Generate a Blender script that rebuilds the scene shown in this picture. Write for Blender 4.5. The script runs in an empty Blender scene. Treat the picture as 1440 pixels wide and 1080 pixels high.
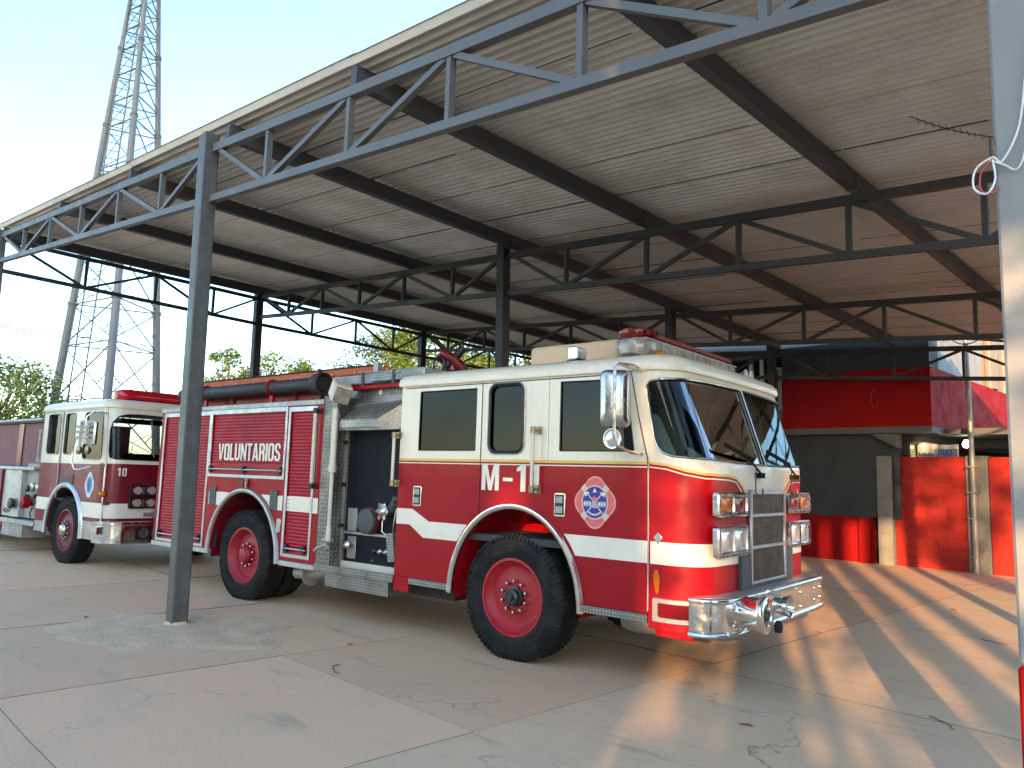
import bpy, bmesh, math, random
from mathutils import Vector, Matrix, noise as mnoise
PI = math.pi
random.seed(11)
sc = bpy.context.scene
COL = sc.collection

# ---------------------------------------------------------------- camera, sky, sun, exposure
cam_d = bpy.data.cameras.new('camera')
cam_d.sensor_width = 36.0
cam_d.lens = 1065.0 / 1440.0 * 36.0
cam_d.clip_start = 0.05
cam_d.clip_end = 3000
cam = bpy.data.objects.new('camera', cam_d)
COL.objects.link(cam)
Rw = ((0.69907107, -0.06508326, -0.71208413), (0.71440712, 0.10586215, 0.69167599), (0.03036623, -0.99224865, 0.1205011))
cam.matrix_world = Matrix(((Rw[0][0], -Rw[0][1], -Rw[0][2], 0), (Rw[1][0], -Rw[1][1], -Rw[1][2], 0),
                           (Rw[2][0], -Rw[2][1], -Rw[2][2], 1.6), (0, 0, 0, 1)))
sc.camera = cam
SUN_EL = math.radians(11.0)
SH = Vector((0.4703, -0.8825, 0.0))            # horizontal direction towards the sun
world = bpy.data.worlds.new('World')
sc.world = world
world.use_nodes = True
wn, wl = world.node_tree.nodes, world.node_tree.links
wn.clear()
wo = wn.new('ShaderNodeOutputWorld'); wb = wn.new('ShaderNodeBackground'); ws = wn.new('ShaderNodeTexSky')
ws.sky_type = 'NISHITA'; ws.sun_disc = False
ws.sun_elevation = SUN_EL
ws.sun_rotation = math.atan2(SH.x, SH.y)
ws.altitude = 0; ws.air_density = 1.0; ws.dust_density = 0.6; ws.ozone_density = 2.4
wb.inputs['Strength'].default_value = 0.15
wt = wn.new('ShaderNodeTexCoord'); wmp = wn.new('ShaderNodeMapping'); wmp.inputs['Scale'].default_value = (2.2, 2.2, 5.0)
wnz = wn.new('ShaderNodeTexNoise'); wnz.inputs['Scale'].default_value = 1.7; wnz.inputs['Detail'].default_value = 7; wnz.inputs['Roughness'].default_value = 0.6
wl.new(wt.outputs['Generated'], wmp.inputs[0]); wl.new(wmp.outputs[0], wnz.inputs['Vector'])
wr_ = wn.new('ShaderNodeMapRange'); wr_.inputs[1].default_value = 0.5; wr_.inputs[2].default_value = 0.8; wr_.inputs[4].default_value = 0.35; wl.new(wnz.outputs[0], wr_.inputs[0])
wmx = wn.new('ShaderNodeMix'); wmx.data_type = 'RGBA'; wl.new(wr_.outputs[0], wmx.inputs[0]); wl.new(ws.outputs[0], wmx.inputs[6]); wmx.inputs[7].default_value = (1.15, 1.12, 1.18, 1)   # thin high haze
wl.new(wmx.outputs[2], wb.inputs[0]); wl.new(wb.outputs[0], wo.inputs[0])
sun_d = bpy.data.lights.new('sun', 'SUN'); sun_d.energy = 2.0; sun_d.angle = math.radians(0.65); sun_d.color = (1.0, 0.60, 0.29)
sun = bpy.data.objects.new('sun', sun_d); COL.objects.link(sun)
sdir = Vector((SH.x * math.cos(SUN_EL), SH.y * math.cos(SUN_EL), math.sin(SUN_EL)))
sun.rotation_euler = sdir.to_track_quat('Z', 'Y').to_euler(); sun.location = sdir * 60
sc.view_settings.view_transform = 'Standard'; sc.view_settings.look = 'None'
sc.view_settings.exposure = 2.6; sc.view_settings.gamma = 1.0; sc.view_settings.use_curve_mapping = False
try:
    sc.cycles.use_denoising = True; sc.cycles.max_bounces = 8; sc.cycles.transparent_max_bounces = 12
    sc.cycles.diffuse_bounces = 4; sc.cycles.glossy_bounces = 4; sc.cycles.caustics_reflective = False; sc.cycles.caustics_refractive = False
    sc.cycles.sample_clamp_indirect = 6.0
except Exception:
    pass

# ---------------------------------------------------------------- materials
def mat(name, col, rough=0.5, metal=0.0, var=0.12, scale=3.0, bump=0.0, bscale=80.0, coat=0.0, dirt=0.0, dirtcol=(0.2, 0.17, 0.13), dscale=6.0, spec=0.5, emit=None, alpha=None, streak=0.0):
    m = bpy.data.materials.new(name); m.use_nodes = True
    nt = m.node_tree; N, L = nt.nodes, nt.links
    b = N['Principled BSDF']
    b.inputs['Roughness'].default_value = rough; b.inputs['Metallic'].default_value = metal
    b.inputs['Specular IOR Level'].default_value = spec
    b.inputs['Coat Weight'].default_value = coat; b.inputs['Coat Roughness'].default_value = 0.06
    tc = N.new('ShaderNodeTexCoord')
    no = N.new('ShaderNodeTexNoise'); no.inputs['Scale'].default_value = scale; no.inputs['Detail'].default_value = 6; no.inputs['Roughness'].default_value = 0.6
    L.new(tc.outputs['Object'], no.inputs['Vector'])
    rp = N.new('ShaderNodeValToRGB')
    rp.color_ramp.elements[0].position = 0.3; rp.color_ramp.elements[1].position = 0.7
    rp.color_ramp.elements[0].color = tuple(c * (1 - var) for c in col) + (1,)
    rp.color_ramp.elements[1].color = tuple(min(1, c * (1 + var)) for c in col) + (1,)
    L.new(no.outputs[0], rp.inputs[0])
    out = rp.outputs[0]
    if dirt > 0:
        n2 = N.new('ShaderNodeTexNoise'); n2.inputs['Scale'].default_value = dscale; n2.inputs['Detail'].default_value = 9; n2.inputs['Roughness'].default_value = 0.72
        L.new(tc.outputs['Object'], n2.inputs['Vector'])
        r2 = N.new('ShaderNodeMapRange'); r2.inputs[1].default_value = 0.46; r2.inputs[2].default_value = 0.72; r2.inputs[4].default_value = dirt
        L.new(n2.outputs[0], r2.inputs[0])
        mx = N.new('ShaderNodeMix'); mx.data_type = 'RGBA'
        L.new(r2.outputs[0], mx.inputs[0]); L.new(out, mx.inputs[6]); mx.inputs[7].default_value = dirtcol + (1,)
        out = mx.outputs[2]
        r3 = N.new('ShaderNodeMapRange'); r3.inputs[3].default_value = rough; r3.inputs[4].default_value = min(1, rough + 0.35); r3.inputs[1].default_value = 0.4; r3.inputs[2].default_value = 0.75
        L.new(n2.outputs[0], r3.inputs[0]); L.new(r3.outputs[0], b.inputs['Roughness'])
    if streak > 0:
        mp = N.new('ShaderNodeMapping'); mp.inputs['Scale'].default_value = (9, 9, 0.55); L.new(tc.outputs['Object'], mp.inputs[0])
        n4 = N.new('ShaderNodeTexNoise'); n4.inputs['Scale'].default_value = 2.2; n4.inputs['Detail'].default_value = 8; n4.inputs['Roughness'].default_value = 0.7; L.new(mp.outputs[0], n4.inputs['Vector'])
        r4 = N.new('ShaderNodeMapRange'); r4.inputs[1].default_value = 0.5; r4.inputs[2].default_value = 0.78; r4.inputs[4].default_value = streak; L.new(n4.outputs[0], r4.inputs[0])
        m4 = N.new('ShaderNodeMix'); m4.data_type = 'RGBA'; L.new(r4.outputs[0], m4.inputs[0]); L.new(out, m4.inputs[6]); m4.inputs[7].default_value = dirtcol + (1,); out = m4.outputs[2]
    L.new(out, b.inputs['Base Color'])
    if bump > 0:
        n3 = N.new('ShaderNodeTexNoise'); n3.inputs['Scale'].default_value = bscale; n3.inputs['Detail'].default_value = 5
        L.new(tc.outputs['Object'], n3.inputs['Vector'])
        bp = N.new('ShaderNodeBump'); bp.inputs['Strength'].default_value = bump; bp.inputs['Distance'].default_value = 0.02
        L.new(n3.outputs[0], bp.inputs['Height']); L.new(bp.outputs[0], b.inputs['Normal'])
    if emit:
        b.inputs['Emission Color'].default_value = emit[0] + (1,); b.inputs['Emission Strength'].default_value = emit[1]
    return m

def glass(name, tint, refl=1.0, rough=0.0):
    m = bpy.data.materials.new(name); m.use_nodes = True
    N, L = m.node_tree.nodes, m.node_tree.links; N.clear()
    o = N.new('ShaderNodeOutputMaterial'); t = N.new('ShaderNodeBsdfTransparent'); g = N.new('ShaderNodeBsdfGlossy')
    t.inputs[0].default_value = tint + (1,); g.inputs['Roughness'].default_value = rough
    fr = N.new('ShaderNodeFresnel'); fr.inputs[0].default_value = 1.5
    ml = N.new('ShaderNodeMath'); ml.operation = 'MULTIPLY'; ml.inputs[1].default_value = refl; ml.use_clamp = True
    tc = N.new('ShaderNodeTexCoord'); no = N.new('ShaderNodeTexNoise'); no.inputs['Scale'].default_value = 1.3
    bp = N.new('ShaderNodeBump'); bp.inputs['Strength'].default_value = 0.05; bp.inputs['Distance'].default_value = 0.05
    L.new(tc.outputs['Object'], no.inputs['Vector']); L.new(no.outputs[0], bp.inputs['Height']); L.new(bp.outputs[0], g.inputs['Normal'])
    mx = N.new('ShaderNodeMixShader')
    L.new(fr.outputs[0], ml.inputs[0]); L.new(ml.outputs[0], mx.inputs[0]); L.new(t.outputs[0], mx.inputs[1]); L.new(g.outputs[0], mx.inputs[2]); L.new(mx.outputs[0], o.inputs[0])
    return m

def treadplate(name, col, freq, rough=0.32, dirt=0.3):
    m = mat(name, col, rough, 0.85, 0.1, 5, dirt=dirt, dirtcol=(0.16, 0.13, 0.09), dscale=4)
    N, L = m.node_tree.nodes, m.node_tree.links
    tc = N.new('ShaderNodeTexCoord'); sp = N.new('ShaderNodeSeparateXYZ'); L.new(tc.outputs['Object'], sp.inputs[0])
    def math_(op, a, b=None):
        n = N.new('ShaderNodeMath'); n.operation = op
        for i, v in enumerate((a, b)):
            if v is None: continue
            if isinstance(v, (int, float)): n.inputs[i].default_value = v
            else: L.new(v, n.inputs[i])
        return n.outputs[0]
    y7 = math_('MULTIPLY', sp.outputs[1], 0.83)
    u = math_('MULTIPLY', math_('ADD', sp.outputs[0], y7), freq)
    v = math_('MULTIPLY', math_('ADD', sp.outputs[2], y7), freq)
    par = math_('MODULO', math_('ADD', math_('ADD', math_('FLOOR', u), math_('FLOOR', v)), 2000.0), 2.0)
    sg = math_('SUBTRACT', math_('MULTIPLY', par, 2.0), 1.0)
    fu = math_('SUBTRACT', math_('FRACT', u), 0.5); fv = math_('SUBTRACT', math_('FRACT', v), 0.5)
    a = math_('ADD', fu, math_('MULTIPLY', fv, sg)); c = math_('SUBTRACT', fu, math_('MULTIPLY', fv, sg))
    d = math_('ADD', math_('POWER', math_('ABSOLUTE', math_('DIVIDE', a, 0.66)), 2.0), math_('POWER', math_('ABSOLUTE', math_('DIVIDE', c, 0.2)), 2.0))
    h = N.new('ShaderNodeMapRange'); h.inputs[1].default_value = 1.0; h.inputs[2].default_value = 0.3
    L.new(d, h.inputs[0])
    bc = N['Principled BSDF'].inputs['Base Color']; src = bc.links[0].from_socket
    mxx = N.new('ShaderNodeMix'); mxx.data_type = 'RGBA'; mxx.blend_type = 'MULTIPLY'; mxx.inputs[0].default_value = 1.0
    mr = N.new('ShaderNodeMapRange'); mr.inputs[3].default_value = 0.42; mr.inputs[4].default_value = 1.15; L.new(h.outputs[0], mr.inputs[0])
    L.new(src, mxx.inputs[6]); L.new(mr.outputs[0], mxx.inputs[7]); L.new(mxx.outputs[2], bc)
    bp = N.new('ShaderNodeBump'); bp.inputs['Strength'].default_value = 0.9; bp.inputs['Distance'].default_value = 0.006
    L.new(h.outputs[0], bp.inputs['Height']); L.new(bp.outputs[0], N['Principled BSDF'].inputs['Normal'])
    return m

def slabmat(name, cols, streak):
    m = bpy.data.materials.new(name); m.use_nodes = True
    N, L = m.node_tree.nodes, m.node_tree.links; b = N['Principled BSDF']; b.inputs['Roughness'].default_value = 0.82; b.inputs['Specular IOR Level'].default_value = 0.3
    ge = N.new('ShaderNodeNewGeometry'); oi = N.new('ShaderNodeObjectInfo')
    def noise_(sc_, det, rough, vec=None, sx=None):
        n = N.new('ShaderNodeTexNoise'); n.inputs['Scale'].default_value = sc_; n.inputs['Detail'].default_value = det; n.inputs['Roughness'].default_value = rough
        if sx:
            mp = N.new('ShaderNodeMapping'); mp.inputs['Scale'].default_value = sx[0]; mp.inputs['Rotation'].default_value = (0, 0, sx[1])
            L.new(ge.outputs['Position'], mp.inputs[0]); L.new(mp.outputs[0], n.inputs['Vector'])
        else: L.new(ge.outputs['Position'], n.inputs['Vector'])
        return n.outputs[0]
    def mixc(f, a, c):
        x = N.new('ShaderNodeMix'); x.data_type = 'RGBA'
        if isinstance(f, float): x.inputs[0].default_value = f
        else: L.new(f, x.inputs[0])
        for i, v in ((6, a), (7, c)):
            if isinstance(v, tuple): x.inputs[i].default_value = v + (1,)
            else: L.new(v, x.inputs[i])
        return x.outputs[2]
    def rng(v, a, b_, lo=0.0, hi=1.0):
        r = N.new('ShaderNodeMapRange'); r.inputs[1].default_value = a; r.inputs[2].default_value = b_; r.inputs[3].default_value = lo; r.inputs[4].default_value = hi; L.new(v, r.inputs[0]); return r.outputs[0]
    c = mixc(rng(noise_(0.45, 5, 0.6), 0.38, 0.62), cols[0], cols[1])
    c = mixc(rng(noise_(0.9, 8, 0.68), 0.5, 0.68, 0, 0.75), c, cols[2])                         # greenish / dark damp patches
    c = mixc(rng(noise_(1.6, 9, 0.75, sx=((1, 4.0, 1), streak)), 0.52, 0.7, 0, 0.55), c, cols[3])   # drag streaks
    c = mixc(rng(noise_(9, 8, 0.75), 0.35, 0.75, 0.0, 0.4), c, cols[4])                         # mottling
    c = mixc(rng(noise_(70, 3, 0.7), 0.55, 0.7, 0, 0.6), c, cols[5])                          # aggregate speckle
    c = mixc(rng(noise_(0.7, 3, 0.5, sx=((1, 5, 1), 0.12)), 0.64, 0.74, 0, 0.32), c, (0.14, 0.125, 0.11))   # tyre rubber
    # fine cracks
    vo = N.new('ShaderNodeTexVoronoi'); vo.feature = 'DISTANCE_TO_EDGE'; vo.inputs['Scale'].default_value = 0.42
    wv = N.new('ShaderNodeTexNoise'); wv.inputs['Scale'].default_value = 1.4; wv.inputs['Detail'].default_value = 7; L.new(ge.outputs['Position'], wv.inputs['Vector'])
    va = N.new('ShaderNodeVectorMath'); va.operation = 'MULTIPLY_ADD'; va.inputs[1].default_value = (1.5, 1.5, 0)
    L.new(wv.outputs['Color'], va.inputs[0]); L.new(ge.outputs['Position'], va.inputs[2]); L.new(va.outputs[0], vo.inputs['Vector'])
    crack = rng(vo.outputs['Distance'], 0.0, 0.006, 0.55, 0.0)
    mask = N.new('ShaderNodeMath'); mask.operation = 'MULTIPLY'; L.new(crack, mask.inputs[0]); L.new(rng(noise_(0.6, 3, 0.5), 0.5, 0.6), mask.inputs[1])
    c = mixc(mask.outputs[0], c, (0.09, 0.08, 0.07))
    hs = N.new('ShaderNodeHueSaturation'); L.new(c, hs.inputs['Color']); L.new(rng(oi.outputs['Random'], 0, 1, 0.9, 1.1), hs.inputs['Value'])
    L.new(hs.outputs[0], b.inputs['Base Color'])
    bp = N.new('ShaderNodeBump'); bp.inputs['Strength'].default_value = 0.35; bp.inputs['Distance'].default_value = 0.012
    ad = N.new('ShaderNodeMath'); ad.operation = 'ADD'; L.new(noise_(45, 6, 0.7), ad.inputs[0])
    L.new(noise_(14, 4, 0.6, sx=((1, 9, 1), streak)), ad.inputs[1]); L.new(ad.outputs[0], bp.inputs['Height']); L.new(bp.outputs[0], b.inputs['Normal'])
    return m

def leafmat(name, cols):
    m = bpy.data.materials.new(name); m.use_nodes = True
    N, L = m.node_tree.nodes, m.node_tree.links; b = N['Principled BSDF']; o = N['Material Output']
    b.inputs['Roughness'].default_value = 0.55; b.inputs['Specular IOR Level'].default_value = 0.3
    ge = N.new('ShaderNodeNewGeometry'); rp = N.new('ShaderNodeValToRGB')
    L.new(ge.outputs['Random Per Island'], rp.inputs[0])
    e = rp.color_ramp.elements; e[0].color = cols[0] + (1,); e[1].color = cols[2] + (1,); x = e.new(0.5); x.color = cols[1] + (1,)
    L.new(rp.outputs[0], b.inputs['Base Color'])
    tr = N.new('ShaderNodeBsdfTranslucent'); L.new(rp.outputs[0], tr.inputs[0]); mx = N.new('ShaderNodeMixShader'); mx.inputs[0].default_value = 0.35
    L.new(b.outputs[0], mx.inputs[1]); L.new(tr.outputs[0], mx.inputs[2]); L.new(mx.outputs[0], o.inputs[0])
    return m

RED = mat('red_paint', (0.33, 0.001, 0.007), 0.36, 0, 0.06, 2, coat=0.12, dirt=0.12, dirtcol=(0.20, 0.03, 0.03), dscale=3, spec=0.22, streak=0.22, bump=0.012, bscale=2.5)
MAROON = mat('maroon_paint', (0.17, 0.003, 0.014), 0.28, 0, 0.06, 2, coat=0.4, spec=0.35, dirt=0.15, dirtcol=(0.18, 0.06, 0.06), dscale=3, streak=0.3)
FADED = mat('faded_maroon_paint', (0.17, 0.035, 0.05), 0.45, 0, 0.2, 1.5, dirt=0.5, dirtcol=(0.30, 0.19, 0.18), dscale=2)
CREAM = mat('cream_paint', (0.78, 0.70, 0.545), 0.3, 0, 0.03, 2, coat=0.5, dirt=0.12, dirtcol=(0.42, 0.36, 0.27), dscale=4, streak=0.3, bump=0.012, bscale=2.5)
WHITE = mat('white_vinyl', (0.80, 0.73, 0.59), 0.4, 0, 0.04, 4, dirt=0.15, dirtcol=(0.45, 0.4, 0.3))
GOLD = mat('gold_pinstripe', (0.72, 0.45, 0.10), 0.35, 0, 0.05)
CHROME = mat('chrome', (0.78, 0.77, 0.74), 0.07, 1.0, 0.05, 6, dirt=0.12, dirtcol=(0.4, 0.36, 0.3), dscale=9)
ALU = mat('brushed_aluminium', (0.52, 0.52, 0.52), 0.35, 0.9, 0.1, 8, dirt=0.2, dirtcol=(0.26, 0.23, 0.18))
DULL = mat('dull_aluminium', (0.42, 0.41, 0.38), 0.5, 0.7, 0.12, 5, dirt=0.3, dirtcol=(0.2, 0.17, 0.13))
TREAD = treadplate('tread_plate', (0.50, 0.47, 0.42), 22.0)
TREADF = treadplate('fine_tread_plate', (0.62, 0.61, 0.58), 34.0, 0.25, 0.15)
RUBBER = mat('tyre_rubber', (0.011, 0.011, 0.012), 0.75, 0, 0.2, 10, bump=0.1, bscale=60, spec=0.25, dirt=0.4, dirtcol=(0.085, 0.075, 0.062), dscale=5)
BLACK = mat('black_plastic', (0.012, 0.012, 0.013), 0.42, 0, 0.1)
DARK = mat('dark_chassis', (0.02, 0.019, 0.018), 0.7, 0, 0.3, dirt=0.5, dirtcol=(0.06, 0.05, 0.04))
GREYBOX = mat('dark_grey_steel', (0.075, 0.08, 0.085), 0.5, 0.2, 0.1, dirt=0.3, dirtcol=(0.15, 0.13, 0.11))
NAVY = mat('pump_panel_black', (0.007, 0.008, 0.013), 0.5, 0, 0.1, dirt=0.1, dirtcol=(0.03, 0.027, 0.024), spec=0.2)
INTERIOR = mat('cab_interior_grey', (0.035, 0.037, 0.04), 0.7, 0, 0.2)
RIMRED = mat('red_rim_paint', (0.36, 0.008, 0.018), 0.38, 0, 0.08, 6, dirt=0.3, dirtcol=(0.18, 0.07, 0.06), dscale=8)
RIMMAR = mat('maroon_rim_paint', (0.15, 0.008, 0.02), 0.38, 0, 0.08, 6, dirt=0.3, dirtcol=(0.12, 0.07, 0.06), dscale=8)
HUB = mat('greasy_hub_steel', (0.06, 0.06, 0.055), 0.4, 0.6, 0.3, 20)
STEEL = mat('nut_steel', (0.5, 0.48, 0.44), 0.28, 1.0, 0.1)
CREAMTUBE = mat('cream_handrail', (0.66, 0.60, 0.48), 0.35, 0, 0.05, coat=0.3, dirt=0.2, dirtcol=(0.35, 0.28, 0.2))
BRASS = mat('brass', (0.36, 0.29, 0.18), 0.4, 1.0, 0.15)
LIGHTRED = mat('bright_red_lens', (0.45, 0.004, 0.010), 0.2, 0, 0.1, 12, coat=0.3)
ORANGE = mat('orange_fibreglass', (0.50, 0.085, 0.018), 0.5, 0, 0.1, 3, dirt=0.3, dirtcol=(0.3, 0.12, 0.05))
HOSE = mat('black_hard_suction_hose', (0.022, 0.021, 0.02), 0.5, 0, 0.2, bump=0.1, bscale=30, dirt=0.3, dirtcol=(0.07, 0.06, 0.05))
REDLENS = mat('red_lens', (0.16, 0.001, 0.003), 0.15, 0, 0.05, coat=0.3, spec=0.4)
DUSTRED = mat('dusty_red_lens', (0.26, 0.03, 0.03), 0.45, 0, 0.1, dirt=0.4, dirtcol=(0.22, 0.12, 0.1))
AMBER = mat('amber_lens', (0.55, 0.13, 0.004), 0.2, 0, 0.05, coat=0.2, spec=0.3)
CLEARLENS = mat('clear_lens', (0.72, 0.73, 0.72), 0.1, 0.55, 0.1, 30, bump=0.1, bscale=90)
SMOKE = mat('smoky_lens', (0.34, 0.31, 0.26), 0.18, 0.2, 0.35, 14, coat=0.8, dirt=0.4, dirtcol=(0.2, 0.15, 0.1))
PALEBLUE = mat('pale_blue_vinyl', (0.50, 0.62, 0.72), 0.5, 0, 0.05)
ORCLOTH = mat('orange_cloth', (0.55, 0.08, 0.02), 0.85, 0, 0.2, 8)
REDCLOTH = mat('red_cloth', (0.42, 0.05, 0.05), 0.85, 0, 0.2, 8)
GRILLE = mat('grille_mesh', (0.20, 0.16, 0.13), 0.45, 0.7, 0.2, 10, dirt=0.4, dirtcol=(0.12, 0.08, 0.05))
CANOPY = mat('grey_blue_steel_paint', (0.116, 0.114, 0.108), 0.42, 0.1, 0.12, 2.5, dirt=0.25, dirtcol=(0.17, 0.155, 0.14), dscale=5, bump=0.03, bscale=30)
SHADEDSTEEL = mat('shaded_steel_paint', (0.034, 0.038, 0.044), 0.5, 0.1, 0.12, 2.5, dirt=0.2, dirtcol=(0.06, 0.055, 0.05), dscale=5)  # steel paint darkened to put the under-roof shade into the colour
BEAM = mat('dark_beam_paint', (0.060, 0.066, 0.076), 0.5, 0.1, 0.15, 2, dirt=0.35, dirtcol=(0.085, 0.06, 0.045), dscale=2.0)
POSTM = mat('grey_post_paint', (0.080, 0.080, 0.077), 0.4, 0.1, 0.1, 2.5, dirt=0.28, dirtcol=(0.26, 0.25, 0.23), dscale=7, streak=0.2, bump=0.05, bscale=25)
MIRRORBACK = mat('mirror_shell_chrome', (0.48, 0.47, 0.45), 0.12, 1.0, 0.08, 6, dirt=0.2, dirtcol=(0.3, 0.27, 0.23))
WIPERB = mat('wiper_rubber', (0.008, 0.008, 0.008), 0.8, 0, 0.1, spec=0.1)
GALV = mat('galvanised_sheet', (0.66, 0.61, 0.54), 0.36, 0.45, 0.07, 0.8, dirt=0.3, dirtcol=(0.33, 0.29, 0.24), dscale=1.2)
TOWERM = mat('tower_steel', (0.20, 0.185, 0.165), 0.55, 0.2, 0.1)
COLUMN = mat('grey_blue_column_paint', (0.235, 0.24, 0.232), 0.5, 0, 0.04, 1.2, dirt=0.25, dirtcol=(0.17, 0.17, 0.165), dscale=3, bump=0.12, bscale=12, streak=0.25)
WALLRED = mat('wall_red_paint', (0.27, 0.005, 0.006), 0.6, 0, 0.1, 1.5, dirt=0.15, dirtcol=(0.17, 0.012, 0.01), dscale=2.5, bump=0.08, bscale=40, spec=0.12)
BLOCKRED = mat('block_red_paint', (0.36, 0.012, 0.006), 0.65, 0, 0.12, 3, dirt=0.4, dirtcol=(0.27, 0.02, 0.01), dscale=4, bump=0.2, bscale=60)
WALLGREY = mat('wall_dark_grey_paint', (0.034, 0.038, 0.041), 0.6, 0, 0.1, 1.2, dirt=0.2, dirtcol=(0.05, 0.05, 0.05), dscale=2, bump=0.08, bscale=40)
WALLWHITE = mat('wall_white_paint', (0.27, 0.27, 0.265), 0.6, 0, 0.05, 1.2, dirt=0.2, dirtcol=(0.22, 0.2, 0.18), dscale=2)
CONCRETE = mat('pilaster_concrete', (0.22, 0.215, 0.195), 0.8, 0, 0.15, 4, dirt=0.4, dirtcol=(0.15, 0.145, 0.13), dscale=5, bump=0.2, bscale=40)
SOFFIT = mat('soffit_grey', (0.10, 0.105, 0.11), 0.7, 0, 0.1, 2)
TRIM = mat('window_frame_paint', (0.24, 0.185, 0.12), 0.5, 0, 0.06)
WHITEFRAME = mat('white_frame', (0.75, 0.77, 0.78), 0.4, 0, 0.04)
PIPE = mat('galvanised_pipe', (0.36, 0.34, 0.29), 0.45, 0.6, 0.15, 6, dirt=0.4, dirtcol=(0.22, 0.17, 0.11))
BANNER = mat('banner_vinyl', (0.58, 0.60, 0.60), 0.4, 0, 0.12, 3)
BLUEINK = mat('blue_ink', (0.05, 0.08, 0.32), 0.5, 0, 0.1)
GREENINK = mat('green_ink', (0.1, 0.3, 0.2), 0.5, 0, 0.1)
WIREW = mat('white_cable', (0.7, 0.7, 0.7), 0.5, 0, 0.05)
WIREB = mat('black_cable', (0.02, 0.02, 0.02), 0.5, 0, 0.1)
WIRER = mat('red_cable', (0.4, 0.05, 0.05), 0.5, 0, 0.1)
BULB = mat('lit_bulb', (0.9, 0.85, 0.75), 0.4, 0, 0.0, emit=((1.0, 0.82, 0.6), 5.0))
BARK = mat('bark', (0.11, 0.085, 0.06), 0.9, 0, 0.3, 8, bump=0.4, bscale=20)
SUNCREAM = mat('sunlit_roof_box', (0.68, 0.50, 0.33), 0.5, 0, 0.06, 3, dirt=0.2, dirtcol=(0.45, 0.33, 0.22))  # cream box tinted tan, low sun's warmth put into the colour
PLASTER = mat('blocker_plaster', (0.68, 0.60, 0.50), 0.8, 0, 0.1, 1)  # pale coat of the added blockers, lightened to bounce light back
LEAFDRY = mat('dry_leaf', (0.30, 0.13, 0.04), 0.8, 0, 0.3, 20)
GLASSWS = glass('windshield_glass', (0.58, 0.64, 0.62), 0.42)
GLASSDK = glass('dark_tinted_glass', (0.012, 0.015, 0.015), 0.6)
GLASSCL = glass('clear_green_glass', (0.26, 0.34, 0.31), 1.0)
GLASSB = glass('building_glass', (0.10, 0.12, 0.12), 2.2)
SLABP = slabmat('pink_concrete', ((0.74, 0.44, 0.265), (0.71, 0.475, 0.28), (0.56, 0.40, 0.24), (0.60, 0.395, 0.245), (0.78, 0.51, 0.325), (0.40, 0.275, 0.175)), 0.45)
SLABG = slabmat('grey_broomed_concrete', ((0.73, 0.50, 0.305), (0.70, 0.485, 0.295), (0.58, 0.42, 0.265), (0.48, 0.355, 0.225), (0.78, 0.57, 0.36), (0.38, 0.28, 0.185)), -0.75)
PATCH = mat('sandy_mortar', (0.61, 0.43, 0.265), 0.9, 0, 0.22, 3, bump=0.5, bscale=25, dirt=0.3, dirtcol=(0.55, 0.39, 0.25))
SOIL = mat('earth_ground', (0.26, 0.22, 0.17), 0.95, 0, 0.2, 0.4, bump=0.2, bscale=5)
JOINT = mat('joint_dirt', (0.055, 0.048, 0.04), 0.95, 0, 0.3, 3)
LEAF_A = leafmat('leaf_grey_green', ((0.06, 0.13, 0.04), (0.10, 0.18, 0.06), (0.15, 0.24, 0.09)))
LEAF_B = leafmat('leaf_bright_green', ((0.08, 0.13, 0.02), (0.15, 0.22, 0.035), (0.24, 0.30, 0.07)))
LEAF_C = leafmat('leaf_dark_green', ((0.025, 0.045, 0.018), (0.05, 0.08, 0.03), (0.13, 0.10, 0.045)))

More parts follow.
